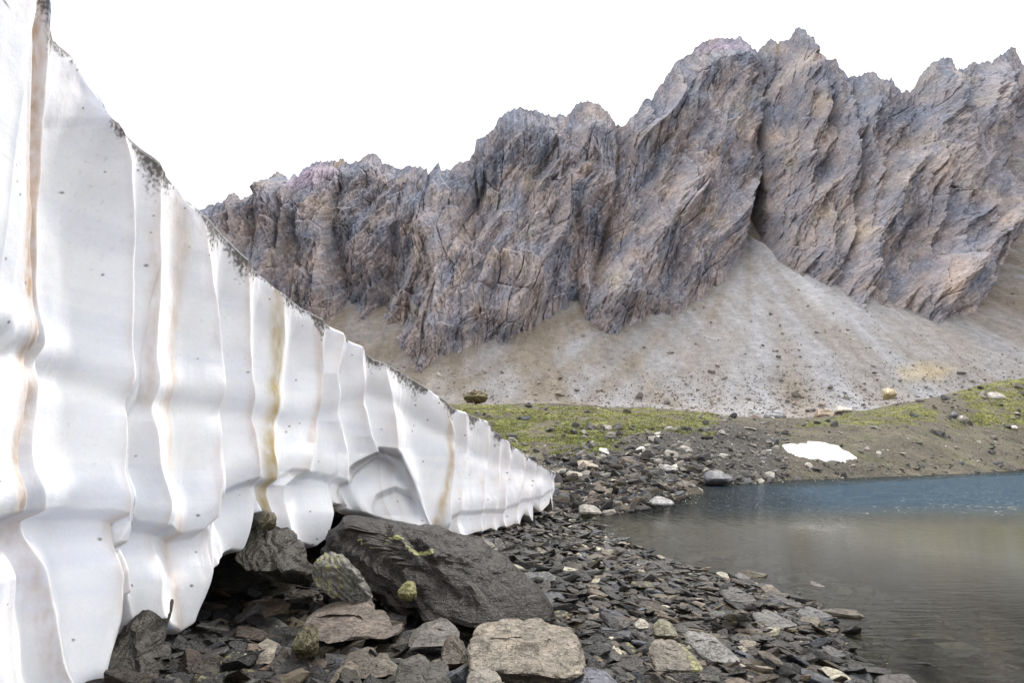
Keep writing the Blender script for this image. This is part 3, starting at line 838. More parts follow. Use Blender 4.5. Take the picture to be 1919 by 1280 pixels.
# the cave under the arch, hollowed away along its own axis, with a small niche inside
lip = np.interp(SPX, [600, 618, 640, 662, 700, 722, 745, 775, 800, 830], [1060, 950, 906, 884, 851, 846, 858, 905, 950, 1000])
lw_ = np.interp(SPX, [700, 760, 830], [7, 45, 110])
hol = sstep(-2, 1, (SPY - lip) / lw_ * 2 - 1) * sstep(617, 622, SPX) * (1 - sstep(700, 850, SPX))
nlip = np.interp(SPX, [675, 688, 705, 740, 770, 790, 800], [990, 955, 926, 911, 922, 955, 990])
niche = sstep(-2, 14, SPY - nlip) * (1 - sstep(965, 985, SPY)) * sstep(675, 690, SPX) * (1 - sstep(770, 800, SPX))
rec = 1.05 * hol * (1 - 0.35 * sstep(0, 80, SPY - lip)) + 0.28 * niche
dist = np.hypot(Xd, Yd)
kf = 1 + rec / dist
Xd *= kf; Yd *= kf; Zd = CAMZ + (Zd - CAMZ) * kf
rows = [np.stack([Xd, Yd, Zd], -1)]
# underside rows (prepended) and top rows (appended)
P0 = rows[0]
nb = np.stack([-nx, -ny], -1)
und = []
for s_, dz in ((2.4, 0.35), (1.2, 0.22), (0.5, 0.13), (0.18, 0.06)):
    r = P0[0].copy(); r[:, :2] += nb * s_; r[:, 2] += dz; und.append(r)
topr = []
far_f = sstep(13, 20, Yw)
for s_, dz in ((0.03, 0.004), (0.08, 0.004), (0.2, 0.0), (0.5, -0.02), (1.2, -0.05), (3.0, -0.1), (6, -0.3), (12, -1.5), (16, -4)):
    r = P0[-1].copy(); r[:, :2] += nb * s_; r[:, 2] += dz * (1 - far_f) + far_f * 0.10 * min(s_, 1.0) + 0.02 * min(s_ * 5, 1) * noise2(S_[0] / 0.5, S_[0] * 0 + s_, 185); topr.append(r)
PW = np.concatenate([np.array(und), P0, np.array(topr)], 0)
# colour of old snow: clean, rusty dust and some painted shade in streaks, dark grit along the brink
base = np.array((0.895, 0.91, 0.96))
Cw = np.broadcast_to(base, Zs.shape + (3,)).copy()
bnd = np.clip(0.9 * fbm(S_ / 7.0, Zs / 0.22 + 0.15 * S_, 189, 4) + 0.1, 0, 1)
bn2 = np.clip(1.2 * fbm(S_ / 9.0, Zs / 0.7 + 0.1 * S_, 186, 3), 0, 1)
Cw = lerp3(Cw, (0.60, 0.65, 0.80), bnd * 0.55)
Cw = lerp3(Cw, (0.70, 0.73, 0.86), bn2 * 0.6)
gr = np.clip(noise2(S_ / 0.03, Zs / 0.03, 187) * 1.2 - 0.55, 0, 1) * np.clip(0.5 + fbm(S_ / 0.8, Zs / 0.8, 188, 3), 0, 1) * (0.25 + 0.9 * q)
mot = np.clip(0.5 + 0.8 * fbm(S_ / 0.35, Zs / 1.2, 191, 4), 0, 1)
Cw = lerp3(Cw, (0.80, 0.77, 0.76), mot * 0.18 * sstep(0.3, 1.0, q + 0 * Zs))
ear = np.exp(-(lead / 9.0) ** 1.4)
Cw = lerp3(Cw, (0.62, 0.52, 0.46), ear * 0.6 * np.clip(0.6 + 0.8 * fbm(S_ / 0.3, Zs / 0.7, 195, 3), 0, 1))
STR = [([(333, 380), (345, 450), (330, 620), (318, 760), (322, 880), (330, 1000), (330, 1180)], 13, (0.64, 0.50, 0.38), 0.55),
       ([(515, 545), (516, 640), (510, 740), (500, 830), (490, 960)], 9, (0.50, 0.40, 0.20), 0.85),
       ([(64, -200), (66, 100), (60, 300), (57, 420), (56, 560)], 15, (0.50, 0.35, 0.24), 0.85),
       ([(56, 600), (52, 730), (36, 800), (20, 880), (5, 960)], 13, (0.50, 0.37, 0.27), 0.75),  # brown shading of the left-facing snow, put into the colour
       ([(284, 450), (281, 560), (272, 680), (268, 740)], 8, (0.56, 0.46, 0.40), 0.55),
       ([(838, 780), (840, 850), (832, 920), (820, 985)], 5, (0.52, 0.40, 0.25), 0.8),
       ([(455, 480), (458, 620), (462, 780), (470, 880)], 5, (0.60, 0.50, 0.45), 0.6),
       ([(590, 600), (592, 700), (575, 830)], 5, (0.58, 0.48, 0.42), 0.6),
       ([(205, 980), (202, 1100), (200, 1280)], 8, (0.6, 0.5, 0.42), 0.4),
       ([(50, 980), (70, 1120), (100, 1280)], 20, (0.6, 0.50, 0.43), 0.5),
       ([(742, 800), (725, 900), (750, 960)], 8, (0.6, 0.52, 0.45), 0.3)]
for pts, wd, cc, st in STR:
    pts = np.array(pts, float)
    m = np.exp(-np.abs((SPX - np.interp(SPY, pts[:, 1], pts[:, 0]) - 3 * noise2(SPY / 50, SPY * 0 + wd, 197)) / wd) ** 2.2)
    m = m * sstep(pts[0, 1] - 40, pts[0, 1] + 10, SPY) * (1 - sstep(pts[-1, 1] - 10, pts[-1, 1] + 40, SPY))
    m = m * np.clip(0.72 + 0.75 * fbm(SPX / 7, SPY / 34, 199, 4), 0.1, 1)
    Cw = lerp3(Cw, cc, np.clip(m * st * 1.2, 0, 1))
tl = SPY - SPY[-1:]
Cw = lerp3(Cw, (0.58, 0.55, 0.57), np.exp(-np.maximum(tl, 0) / 70) * 0.5)
gd = np.clip(0.5 + 1.1 * fbm(S_ / 0.55, 0 * Zs + 3.3, 201, 3), 0, 1)
rough_n = fbm(SPX / 4, SPY / 8, 203, 4)
brink = sstep(1.1, 0.1, tl / ((9 + 62 * gd ** 2.5) * np.interp(SPX, [0, 450, 700, 1042], [1.0, 1.0, 0.6, 0.3])) + 0.9 * rough_n) * sstep(0.16, 0.38, gd + 0.3 * sstep(200, 240, SPX) * (1 - sstep(500, 560, SPX)))
Cw = lerp3(Cw, (0.07, 0.062, 0.055), np.clip(brink * 1.1, 0, 0.93))
botl = SPY[:1] - SPY
Cw = lerp3(Cw, (0.34, 0.29, 0.22), np.exp(-np.maximum(botl, 0) / 7) * 0.75 * sstep(280, 330, SPX))
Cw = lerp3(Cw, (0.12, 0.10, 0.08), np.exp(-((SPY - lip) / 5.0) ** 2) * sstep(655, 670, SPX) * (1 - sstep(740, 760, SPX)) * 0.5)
Cw = lerp3(Cw, (0.30, 0.26, 0.23), np.clip(gr * 0.5, 0, 0.8))
# grit specks
h = rng.random((110, 2))
spk = np.zeros_like(SPX)
for (a, b) in h:
    cx = -20 + 1040 * a ** 1.15
    ty = np.interp(cx, TOP[:, 0], TOP[:, 1]); by = np.interp(cx, BOT[:, 0], BOT[:, 1])
    cy = max(ty, 0) + (by - max(ty, 0)) * b ** 1.6
    r0 = rng.uniform(0.7, 2.0) if cx < 400 else rng.uniform(0.6, 1.2)
    cj = np.searchsorted(SPX[NR // 2, :1150], cx); lo, hi = max(cj - 160, 0), min(cj + 160, NC)
    dd_ = ((SPX[:, lo:hi] - cx) / r0) ** 2 + ((SPY[:, lo:hi] - cy) / (r0 * 1.2)) ** 2
    spk[:, lo:hi] = np.maximum(spk[:, lo:hi], np.exp(-dd_))
Cw = lerp3(Cw, (0.06, 0.055, 0.05), np.clip(spk * 1.3, 0, 0.9))
topc = np.broadcast_to(np.array((0.84, 0.84, 0.86)), (len(topr), NC, 3)).copy()
topc = lerp3(topc, (0.45, 0.42, 0.40), np.clip(0.25 + 0.5 * fbm(np.arange(NC)[None, :] / 14.0 + 0 * topc[..., 0], np.arange(len(topr))[:, None] * 0.7 + 0 * topc[..., 0], 207, 3), 0, 0.6))
for k_ in range(4): topc[k_] = lerp3(topc[k_], Cw[-1], np.full(NC, 1 - 0.2 * k_))
CW = np.concatenate([np.broadcast_to(np.array((0.72, 0.72, 0.75)), (4, NC, 3)), Cw, topc], 0)
me = new_mesh('snow_bank', PW, grid_faces(PW.shape[0], NC), M_snow, True, col=CW)
link('snow_bank', me, 'tall fluted wall of old white snow with rusty streaks and a black gritty brink', 'snowbank')

# ------------------------------------------------------------------ snow patches
def snow_patch(name, poly, label, Yc=None, thick=0.25):
    poly = np.array(poly, float); n = len(poly)
    # find ground under each outline pixel by marching along the sight line
    def hit(px, py):
        tx, tz = ray(px, py)
        Yv = np.exp(np.linspace(math.log(30), math.log(170), 900))
        zz = height(tx * Yv, Yv); s = CAMZ + tz * Yv - zz
        k_ = np.where(s < 0)[0]
        return Yv[k_[0]] if len(k_) else 60
    C = poly.mean(0)
    rings = [1.04, 1.0, 0.96, 0.85, 0.65, 0.45, 0.25, 0.08]; hs = [-0.15, 0.05, 0.14, 0.2, 0.24, 0.26, 0.27, 0.27]
    V = []
    for r, hh in zip(rings, hs):
        for p in poly:
            w_ = C + (p - C) * r
            Y = hit(w_[0], w_[1]); tx = float(ray(w_[0], w_[1])[0])
            V.append((tx * Y, Y, float(height(np.array([tx * Y]), np.array([Y]))[0]) + hh * thick / 0.25))
    Fc = [[k_ * n + i, k_ * n + (i + 1) % n, (k_ + 1) * n + (i + 1) % n, (k_ + 1) * n + i] for k_ in range(len(rings) - 1) for i in range(n)]
    me = new_mesh(name, V, Fc, M_snow, True, col=np.array((0.86, 0.86, 0.88)) * np.random.default_rng(3).uniform(0.82, 1.05, (len(V), 1)))
    bm = bmesh.new(); bm.from_mesh(me)
    bm.verts.ensure_lookup_table(); k0 = (len(rings) - 1) * n
    bm.faces.new([bm.verts[k0 + i] for i in range(n)])
    bmesh.ops.recalc_face_normals(bm, faces=bm.faces); bm.to_mesh(me); bm.free()
    return link(name, me, label, 'snow patch')
sp = [(1466, 836), (1480, 835), (1492, 837), (1500, 833), (1512, 834), (1514, 829), (1530, 830), (1545, 832), (1556, 835), (1572, 838), (1580, 846), (1592, 850), (1605, 860), (1598, 862), (1590, 861), (1585, 868), (1570, 866), (1558, 863), (1548, 866), (1535, 861), (1520, 862), (1508, 858), (1494, 856), (1484, 850), (1476, 846)]
snow_patch('snow_patch', sp, 'flat white snow patch lying on the brown slope above the far lake shore')

# ------------------------------------------------------------------ rocks
def ico(sub):
    bm = bmesh.new(); bmesh.ops.create_icosphere(bm, subdivisions=sub, radius=1)
    V = np.array([v.co[:] for v in bm.verts]); Fc = np.array([[v.index for v in f.verts] for f in bm.faces]); bm.free()
    return V / np.linalg.norm(V, axis=1)[:, None], Fc
ICO = {s: ico(s) for s in (2, 3, 4, 5, 6)}

def n3(P, s, seed):
    """cheap 3-D noise from three 2-D slices"""
    return (noise2(P[:, 0] * s + 3.1, P[:, 1] * s + P[:, 2] * s * 0.7, seed) + noise2(P[:, 1] * s - 5.3, P[:, 2] * s + P[:, 0] * s * 0.6, seed + 1)
            + noise2(P[:, 2] * s + 8.7, P[:, 0] * s - P[:, 1] * s * 0.5, seed + 2)) / 1.8

def facet(dirs, rg, k=13, lo=0.62, hi=1.0, flatz=False):
    nrm = rg.normal(size=(k, 3)); nrm /= np.linalg.norm(nrm, axis=1)[:, None]
    d = rg.uniform(lo, hi, k)
    if flatz:
        nrm[0] = (rg.normal() * .08, rg.normal() * .08, 1); nrm[1] = (rg.normal() * .1, rg.normal() * .1, -1); d[:2] = 0.62
    t = dirs @ nrm.T
    with np.errstate(divide='ignore'):
        r = np.where(t > 1e-3, d / np.maximum(t, 1e-3), 9)
    return np.minimum(r.min(1), 1.35)

def rock_shape(dims, sub, rg, k=13, rough=0.05, flat=True):
    dirs, Fc = ICO[sub]
    r = facet(dirs, rg, k, flatz=flat)
    P = dirs * r[:, None]
    sd_ = int(rg.integers(1, 9999))
    P = P * (1 + rough * n3(P, 2.2, sd_) + rough * 0.6 * n3(P, 6, sd_ + 7))[:, None]
    P[:, 0] += 0.05 * n3(P * np.array([1, 1, 5]), 2.0, sd_ + 20)       # foliated edges
    return P * np.array(dims), Fc

def eul(P, rx, ry, rz):
    M = np.array(Matrix.Rotation(rz, 3, 'Z') @ Matrix.Rotation(ry, 3, 'Y') @ Matrix.Rotation(rx, 3, 'X'))
    return P @ M.T

TINTS = {'dark': (0.010, 0.0095, 0.0095), 'charcoal': (0.017, 0.016, 0.016), 'brown': (0.034, 0.026, 0.018), 'grey': (0.050, 0.046, 0.044), 'bluish grey': (0.055, 0.059, 0.070), 'tan': (0.105, 0.083, 0.060), 'pale': (0.21, 0.18, 0.145), 'cream': (0.38, 0.35, 0.27)}
TN = list(TINTS)
TW_near = np.array([0.20, 0.25, 0.25, 0.16, 0.05, 0.06, 0.02, 0.01])
TW_shore = np.array([0.10, 0.18, 0.20, 0.24, 0.10, 0.11, 0.05, 0.02])

def ground_under(px, py, Y0=2.0, Y1=60):
    tx, tz = ray(px, py)
    Yv = np.exp(np.linspace(math.log(Y0), math.log(Y1), 700))
    zz = height(tx * Yv, Yv); s = CAMZ + tz * Yv - zz
    k_ = np.where(s < 0)[0]
    Y = float(Yv[k_[0]]) if len(k_) else Y1
    return float(tx * Y), Y, float(height(np.array([tx * Y]), np.array([Y]))[0])

HERO = []; FEET = []
def outline_rock(name, label, cat, outline, Y, depth, col, sub=5, seed=1, rough=0.03, lichen=0.0, brow=0.4, lean=0.5, kfac=11, lichen_fn=None, strata=0.0, sang=0.3, snap=True):
    """a rock whose outline follows the photo, given its own distance Y and thickness; brow = height (0..1)
       of its front edge, above which the top slopes back by lean and below which the front recedes"""
    ol = np.array(outline, float)
    C = np.array([(ol[:, 0].min() + ol[:, 0].max()) / 2, (ol[:, 1].min() + ol[:, 1].max()) / 2])
    tx, tz = ray(ol[:, 0], ol[:, 1]); c0 = ray(C[0], C[1])
    a = (tx - c0[0]) * Y; b = (tz - c0[1]) * Y
    th = np.arctan2(b, a); rr = np.hypot(a, b); o = np.argsort(th); th, rr = th[o], rr[o]
    th = np.concatenate([th - 2 * np.pi, th, th + 2 * np.pi]); rr = np.tile(rr, 3)
    rg = np.random.default_rng(seed)
    D, Fc = ICO[sub]                                  # D: x right, z up, y away
    ang = np.arctan2(D[:, 2], D[:, 0]); cs = np.hypot(D[:, 0], D[:, 2])
    rho = np.interp(ang, th, rr)
    f = facet(D, rg, kfac, 0.72, 1.05)
    f = f / np.maximum(f.max(), 1e-6)
    fm = f * (1 - cs ** 6) + cs ** 6                  # keep the outline, facet the faces
    rad = np.minimum(cs ** 0.62, 1.0)
    P = np.empty_like(D)
    P[:, 0] = rho * rad * np.cos(ang); P[:, 2] = rho * rad * np.sin(ang)
    H = b.max() - b.min()
    u = (P[:, 2] - b.min()) / H                       # 0 bottom .. 1 top
    P[:, 1] = depth * np.sign(D[:, 1]) * np.abs(D[:, 1]) ** 0.7 * fm
    push = np.where(u > brow, lean * (u - brow) / max(1 - brow, .05), 0.9 * lean * (brow - u) / max(brow, .05))
    P[:, 1] += depth * 1.5 * push * (D[:, 1] < 0.6)
    Lc = max(a.max() - a.min(), H)
    Q = P / Lc * 2
    nrm = D
    disp = rough * Lc * (n3(Q, 2.2, seed) + 0.55 * n3(Q, 5, seed + 5) + 0.35 * n3(Q, 12, seed + 9) + 0.2 * n3(Q, 26, seed + 12))
    if strata:
        w_ = (Q[:, 2] * math.cos(sang) + Q[:, 0] * math.sin(sang)) * 7 + 0.8 * n3(Q, 1.5, seed + 15)
        disp += strata * Lc * (saw(w_, 0.8) - 0.5)
    P = P + nrm * disp[:, None]
    px0 = at(C[0], C[1], Y)
    P2 = P + px0
    if snap and Y < 16:
        gY = ground_under(C[0], min(ol[:, 1].max(), 1310))[1]
        Yn = float(np.clip(gY + 0.1 * depth, 0.90 * Y, 1.04 * Y))
        P = P * (Yn / Y); px0 = at(C[0], C[1], Yn); P2 = P + px0; Y = Yn
    for _ in range(3):
        qx, qy = proj(P2[:, 0], P2[:, 1], P2[:, 2])
        sy = (ol[:, 1].max() - ol[:, 1].min()) / (qy.max() - qy.min()); sx = (ol[:, 0].max() - ol[:, 0].min()) / (qx.max() - qx.min())
        m0 = P2.mean(0)
        P2 = m0 + (P2 - m0) * np.array([sx, 1 if sy > 0.85 else 0.85, sy])
        qx, qy = proj(P2[:, 0], P2[:, 1], P2[:, 2])
        P2[:, 0] += (C[0] - (qx.min() + qx.max()) / 2) * Y / F
        P2[:, 2] -= (C[1] - (qy.min() + qy.max()) / 2) * Y / F
    if Y < 16: FEET.append((C[0], min(ol[:, 1].max(), 1300), (ol[:, 0].max() - ol[:, 0].min()) / 2, Y))
    lv = np.full(len(P), lichen)
    if lichen_fn is not None: lv = lichen_fn(P[:, 0] / (a.max() - a.min()) + 0.5, u, Q)
    Cc = np.tile(np.array(col) * (0.55 if Y < 16 else 1.0), (len(P), 1)) * (1 + 0.3 * n3(Q, 3, seed + 30))[:, None]
    lo = P2.min(0)
    base = np.array([px0[0], px0[1], lo[2]])
    me = new_mesh(name, P2 - base, Fc, M_slate, False, col=Cc, attrs={'lichen': lv})
    ob = link(name, me, label, cat)
    ob.location = base
    HERO.append((C[0], C[1], (ol[:, 0].max() - ol[:, 0].min()) / 2, (ol[:, 1].max() - ol[:, 1].min()) / 2))
    return ob

outline_rock('boulder', 'huge blackish boulder with rusty brown sheen, sloping right beneath the snow wall', 'boulder',
    [(600, 1010), (625, 966), (665, 972), (720, 986), (775, 990), (830, 1000), (880, 1012), (925, 1040), (985, 1082), (1022, 1120), (1045, 1170), (1010, 1185), (930, 1185), (860, 1172), (790, 1140), (720, 1110), (650, 1070), (605, 1045)],
    7.1, 0.75, (0.024, 0.0185, 0.0155), 6, 11, 0.022, 0.0, 0.15, 0.9, 14, strata=0.018, sang=0.55,
    lichen_fn=lambda a, u, Q: np.where((np.abs(u - 0.80 + 0.55 * (a - .3) ** 2 * 4 - .04 * np.sin(a * 40)) < 0.022) & (a > .2) & (a < .5), 0.55, -0.2))
outline_rock('boulder', 'big pale tan boulder with a cracked light top and dark undercut, at the bottom centre', 'boulder',
    [(876, 1182), (890, 1166), (930, 1160), (985, 1158), (1040, 1163), (1085, 1172), (1098, 1190), (1100, 1225), (1092, 1262), (1050, 1300), (960, 1300), (900, 1275), (886, 1240), (879, 1210)],
    4.35, 0.34, (0.36, 0.31, 0.25), 6, 23, 0.022, 0.0, 0.62, 1.0, 12, strata=0.03, sang=-0.12)
outline_rock('flat_rock', 'grey striped slab leaning on the black boulder, yellow lichen down its left face', 'flat rock',
    [(588, 1046), (602, 1034), (630, 1036), (655, 1058), (680, 1092), (699, 1130), (696, 1142), (672, 1138), (640, 1122), (608, 1108), (584, 1092)],
    5.75, 0.15, (0.26, 0.25, 0.225), 5, 33, 0.02, 0.0, 0.8, 0.3, 7, strata=0.05, sang=0.85,
    lichen_fn=lambda a, u, Q: np.where(a < 0.55, 0.44, 0.22))
outline_rock('flat_rock', 'wide flat brown slab with a smooth light top overhanging black shade, left of centre', 'flat rock',
    [(566, 1140), (592, 1126), (640, 1124), (690, 1140), (735, 1162), (758, 1184), (750, 1200), (700, 1206), (650, 1190), (600, 1172), (570, 1160)],
    5.0, 0.42, (0.215, 0.175, 0.145), 5, 37, 0.016, 0.0, 0.42, 1.2, 9, strata=0.02, sang=-0.3)
outline_rock('boulder', 'small yellow lichen-covered stone perched at the foot of the black boulder', 'stone',
    [(745, 1112), (750, 1098), (763, 1089), (776, 1094), (782, 1108), (778, 1124), (760, 1128), (748, 1122)],
    5.75, 0.10, (0.30, 0.28, 0.12), 4, 41, 0.07, 0.42, 0.5, 0.4)
outline_rock('flat_rock', 'long dark slab jutting out beneath the snow between two snow pillars', 'flat rock',
    [(440, 1000), (470, 976), (500, 990), (540, 1012), (580, 1040), (600, 1066), (590, 1095), (560, 1098), (520, 1070), (480, 1045), (445, 1030)],
    6.4, 0.42, (0.075, 0.068, 0.055), 5, 43, 0.028, 0.1, 0.4, 0.8, 12, snap=False, strata=0.03, sang=0.6)
outline_rock('flat_rock', 'small brown stone wedged under the thin snow pillar', 'stone',
    [(488, 968), (500, 960), (516, 966), (519, 984), (508, 996), (492, 990), (484, 980)],
    6.2, 0.10, (0.14, 0.12, 0.07), 4, 47, 0.04, 0.2, 0.5, 0.4, snap=False, strata=0.03)
outline_rock('boulder', 'dark layered rock showing through the pointed opening at the foot of the snow', 'boulder',
    [(150, 1340), (175, 1220), (200, 1150), (220, 1118), (245, 1125), (268, 1180), (290, 1215), (330, 1248), (360, 1290), (370, 1340)],
    4.75, 0.35, (0.085, 0.078, 0.068), 5, 53, 0.02, 0.05, 0.3, 0.9, 12, snap=False, strata=0.02, sang=0.6)
outline_rock('boulder', 'knobbly brown rock crusted with yellow lichen below the flat brown slab', 'boulder',
    [(545, 1195), (552, 1175), (575, 1170), (592, 1180), (598, 1205), (590, 1235), (565, 1240), (548, 1222)],
    4.75, 0.14, (0.13, 0.115, 0.06), 4, 59, 0.08, 0.34, 0.6, 0.5)
outline_rock('boulder', 'rounded brown stone at the bottom edge beneath the long slabs', 'boulder',
    [(612, 1290), (618, 1258), (640, 1240), (662, 1244), (676, 1262), (680, 1300), (640, 1310)],
    4.3, 0.16, (0.24, 0.205, 0.15), 4, 61, 0.03, 0.16, 0.5, 0.6)
outline_rock('flat_rock', 'long narrow brown slab tilted towards the lower right, below the flat brown slab', 'flat rock',
    [(640, 1222), (660, 1214), (700, 1224), (740, 1244), (752, 1262), (735, 1272), (690, 1256), (650, 1240)],
    4.5, 0.20, (0.15, 0.125, 0.10), 4, 67, 0.02, 0.0, 0.5, 0.9, strata=0.03, sang=-0.4)
outline_rock('flat_rock', 'dark tilted slab with layered edge left of the big pale boulder', 'flat rock',
    [(738, 1236), (762, 1226), (800, 1240), (850, 1270), (870, 1295), (800, 1300), (760, 1280), (742, 1258)],
    4.2, 0.22, (0.10, 0.092, 0.078), 4, 71, 0.024, 0.05, 0.5, 0.9, strata=0.035, sang=-0.5)
outline_rock('flat_rock', 'brown upright slab standing against the left side of the big pale boulder', 'flat rock',
    [(826, 1205), (842, 1190), (862, 1200), (878, 1228), (880, 1262), (860, 1262), (836, 1240)],
    4.7, 0.16, (0.15, 0.12, 0.09), 4, 73, 0.03, 0.12, 0.5, 0.6, strata=0.04, sang=-0.9)
outline_rock('flat_rock', 'broad grey slab between the flat brown slab and the big pale boulder', 'flat rock',
    [(765, 1180), (800, 1160), (840, 1164), (862, 1182), (850, 1200), (820, 1212), (785, 1208), (768, 1196)],
    5.0, 0.25, (0.17, 0.155, 0.14), 4, 79, 0.024, 0.0, 0.5, 0.9, strata=0.03)
outline_rock('boulder', 'pale flat-topped stone at the bottom edge, touching the big pale boulder on its left', 'stone',
    [(872, 1262), (890, 1252), (920, 1256), (942, 1275), (948, 1300), (900, 1305), (876, 1290)],
    3.9, 0.16, (0.30, 0.27, 0.23), 4, 83, 0.024, 0.0, 0.5, 0.8)
outline_rock('boulder', 'squarish tan boulder with a yellow lichen patch on its right end, on the pebble shore', 'boulder',
    [(1214, 1222), (1230, 1202), (1262, 1198), (1298, 1208), (1318, 1232), (1316, 1252), (1290, 1262), (1255, 1262), (1224, 1248)],
    4.75, 0.20, (0.27, 0.235, 0.19), 5, 89, 0.022, 0.0, 0.45, 0.9, strata=0.03, sang=-0.25,
    lichen_fn=lambda a, u, Q: np.where((a > 0.72) & (u > .2), 0.50, 0.0))
outline_rock('boulder', 'smooth grey wedge-shaped boulder to the right of the lichen-ended tan boulder', 'boulder',
    [(1284, 1196), (1296, 1184), (1325, 1188), (1365, 1205), (1388, 1228), (1385, 1242), (1350, 1240), (1310, 1226)],
    5.05, 0.20, (0.28, 0.27, 0.26), 5, 97, 0.016, 0.0, 0.3, 1.0, strata=0.015)
outline_rock('boulder', 'small yellowish stone behind the lichen-ended tan boulder', 'stone',
    [(1222, 1180), (1236, 1164), (1256, 1160), (1270, 1172), (1268, 1192), (1248, 1202), (1228, 1196)],
    5.35, 0.13, (0.30, 0.28, 0.19), 4, 101, 0.03, 0.28, 0.5, 0.6)
outline_rock('boulder', 'small whitish stone left of the yellowish one, on the pebble shore', 'stone',
    [(1187, 1174), (1196, 1163), (1210, 1160), (1218, 1168), (1212, 1180), (1196, 1183)],
    5.5, 0.08, (0.60, 0.55, 0.46), 4, 103, 0.03, 0.0, 0.5, 0.5)
outline_rock('flat_rock', 'bluish grey flat slab at the bottom edge right of the big pale boulder', 'flat rock',
    [(1068, 1278), (1085, 1258), (1120, 1253), (1150, 1262), (1165, 1290), (1120, 1300), (1075, 1300)],
    4.15, 0.16, (0.17, 0.175, 0.21), 4, 107, 0.018, 0.0, 0.5, 1.0)
outline_rock('flat_rock', 'low grey slab awash at the tip of the pebble spit', 'flat rock',
    [(1495, 1145), (1520, 1138), (1550, 1141), (1560, 1150), (1545, 1157), (1510, 1158)], 6.7, 0.14, (0.17, 0.17, 0.175), 4, 109, 0.02, 0.0, 0.5, 0.8)
outline_rock('flat_rock', 'dark slab at the waterline where the shore bulges to the right near the bottom', 'flat rock',
    [(1540, 1218), (1560, 1211), (1582, 1216), (1584, 1226), (1560, 1231), (1542, 1228)], 5.55, 0.12, (0.13, 0.125, 0.125), 4, 113, 0.02, 0.0, 0.5, 0.8)
outline_rock('flat_rock', 'long dark slab lying on the shore just left of the water, mid spit', 'flat rock',
    [(1350, 1108), (1375, 1100), (1410, 1106), (1417, 1120), (1395, 1130), (1362, 1122)], 7.3, 0.18, (0.11, 0.105, 0.10), 4, 127, 0.02, 0.0, 0.5, 0.9, strata=0.02)
outline_rock('flat_rock', 'light grey slab lying crosswise on the pebbles above the wedge-shaped boulder', 'flat rock',
    [(1410, 1152), (1440, 1144), (1475, 1152), (1494, 1166), (1480, 1176), (1440, 1170), (1415, 1162)], 6.2, 0.18, (0.19, 0.18, 0.175), 4, 131, 0.02, 0.0, 0.5, 0.9, strata=0.02)
outline_rock('stone', 'lone flat stone breaking the calm water, further out from the shore', 'stone',
    [(1518, 1096), (1526, 1090), (1540, 1090), (1546, 1096), (1540, 1100), (1524, 1100)], 8.95, 0.12, (0.20, 0.18, 0.165), 4, 137, 0.02, 0.0, 0.5, 0.8)
outline_rock('stone', 'small flat stone in the shallows close to the slate spit', 'stone',
    [(1377, 1079), (1388, 1074), (1402, 1076), (1407, 1082), (1395, 1085), (1380, 1084)], 9.7, 0.14, (0.18, 0.175, 0.18), 4, 139, 0.02, 0.0, 0.5, 0.8)
# mid-distance rocks
outline_rock('boulder', 'dark rounded boulder standing at the far waterline below the grassy hill', 'boulder',
    [(1318, 898), (1326, 886), (1345, 882), (1362, 888), (1376, 900), (1374, 911), (1345, 913), (1322, 911)], 43.5, 1.1, (0.13, 0.13, 0.145), 4, 149, 0.02)
outline_rock('boulder', 'craggy brown outcrop rising above the grass beside the snow brink', 'outcrop',
    [(868, 752), (876, 742), (884, 734), (889, 729), (895, 736), (912, 735), (916, 744), (914, 754), (890, 758), (872, 756)], 96, 2.0, (0.20, 0.165, 0.10), 5, 151, 0.09, strata=0.09)
outline_rock('boulder', 'big pale grey boulder on the grassy rise at the far right', 'boulder',
    [(1848, 748), (1853, 738), (1866, 735), (1880, 738), (1886, 748), (1878, 755), (1860, 757), (1850, 754)], 119, 1.6, (0.42, 0.39, 0.36), 4, 157, 0.02)
outline_rock('boulder', 'dark blocky boulder at the talus foot behind the grassy hill', 'boulder',
    [(1428, 790), (1436, 774), (1452, 769), (1468, 773), (1474, 784), (1460, 794), (1436, 795)], 112, 1.9, (0.17, 0.17, 0.19), 4, 163, 0.03)
outline_rock('boulder', 'squat brown boulder right of the dark blocky one at the talus foot', 'boulder',
    [(1524, 786), (1530, 771), (1546, 766), (1562, 768), (1565, 778), (1550, 786), (1530, 790)], 112, 1.8, (0.29, 0.22, 0.16), 4, 167, 0.03)
outline_rock('boulder', 'flat pale boulder right of the squat brown one at the talus foot', 'boulder',
    [(1562, 776), (1568, 763), (1585, 761), (1598, 765), (1597, 774), (1580, 778)], 113, 1.6, (0.42, 0.38, 0.33), 4, 173, 0.03)
outline_rock('boulder', 'tall ochre block on the scree foot above the right-hand grass', 'boulder',
    [(1652, 746), (1653, 730), (1663, 727), (1676, 729), (1682, 742), (1676, 750)], 124, 1.3, (0.46, 0.37, 0.24), 4, 179, 0.03)
outline_rock('boulder', 'dark stone standing among the grass left of the far-right pale boulder', 'boulder',
    [(1780, 785), (1783, 775), (1790, 772), (1796, 780), (1794, 786)], 104, 0.6, (0.14, 0.14, 0.16), 3, 181, 0.03)
outline_rock('boulder', 'rough grey block in the grass just below the ochre block', 'boulder',
    [(1794, 796), (1796, 783), (1806, 779), (1816, 788), (1814, 796)], 102, 0.7, (0.33, 0.30, 0.27), 3, 191, 0.05)
outline_rock('boulder', 'grey boulder half buried in the bank above the headland stones', 'boulder',
    [(1236, 878), (1242, 870), (1258, 871), (1272, 880), (1270, 890), (1250, 888)], 43, 0.8, (0.24, 0.235, 0.235), 4, 193, 0.03)
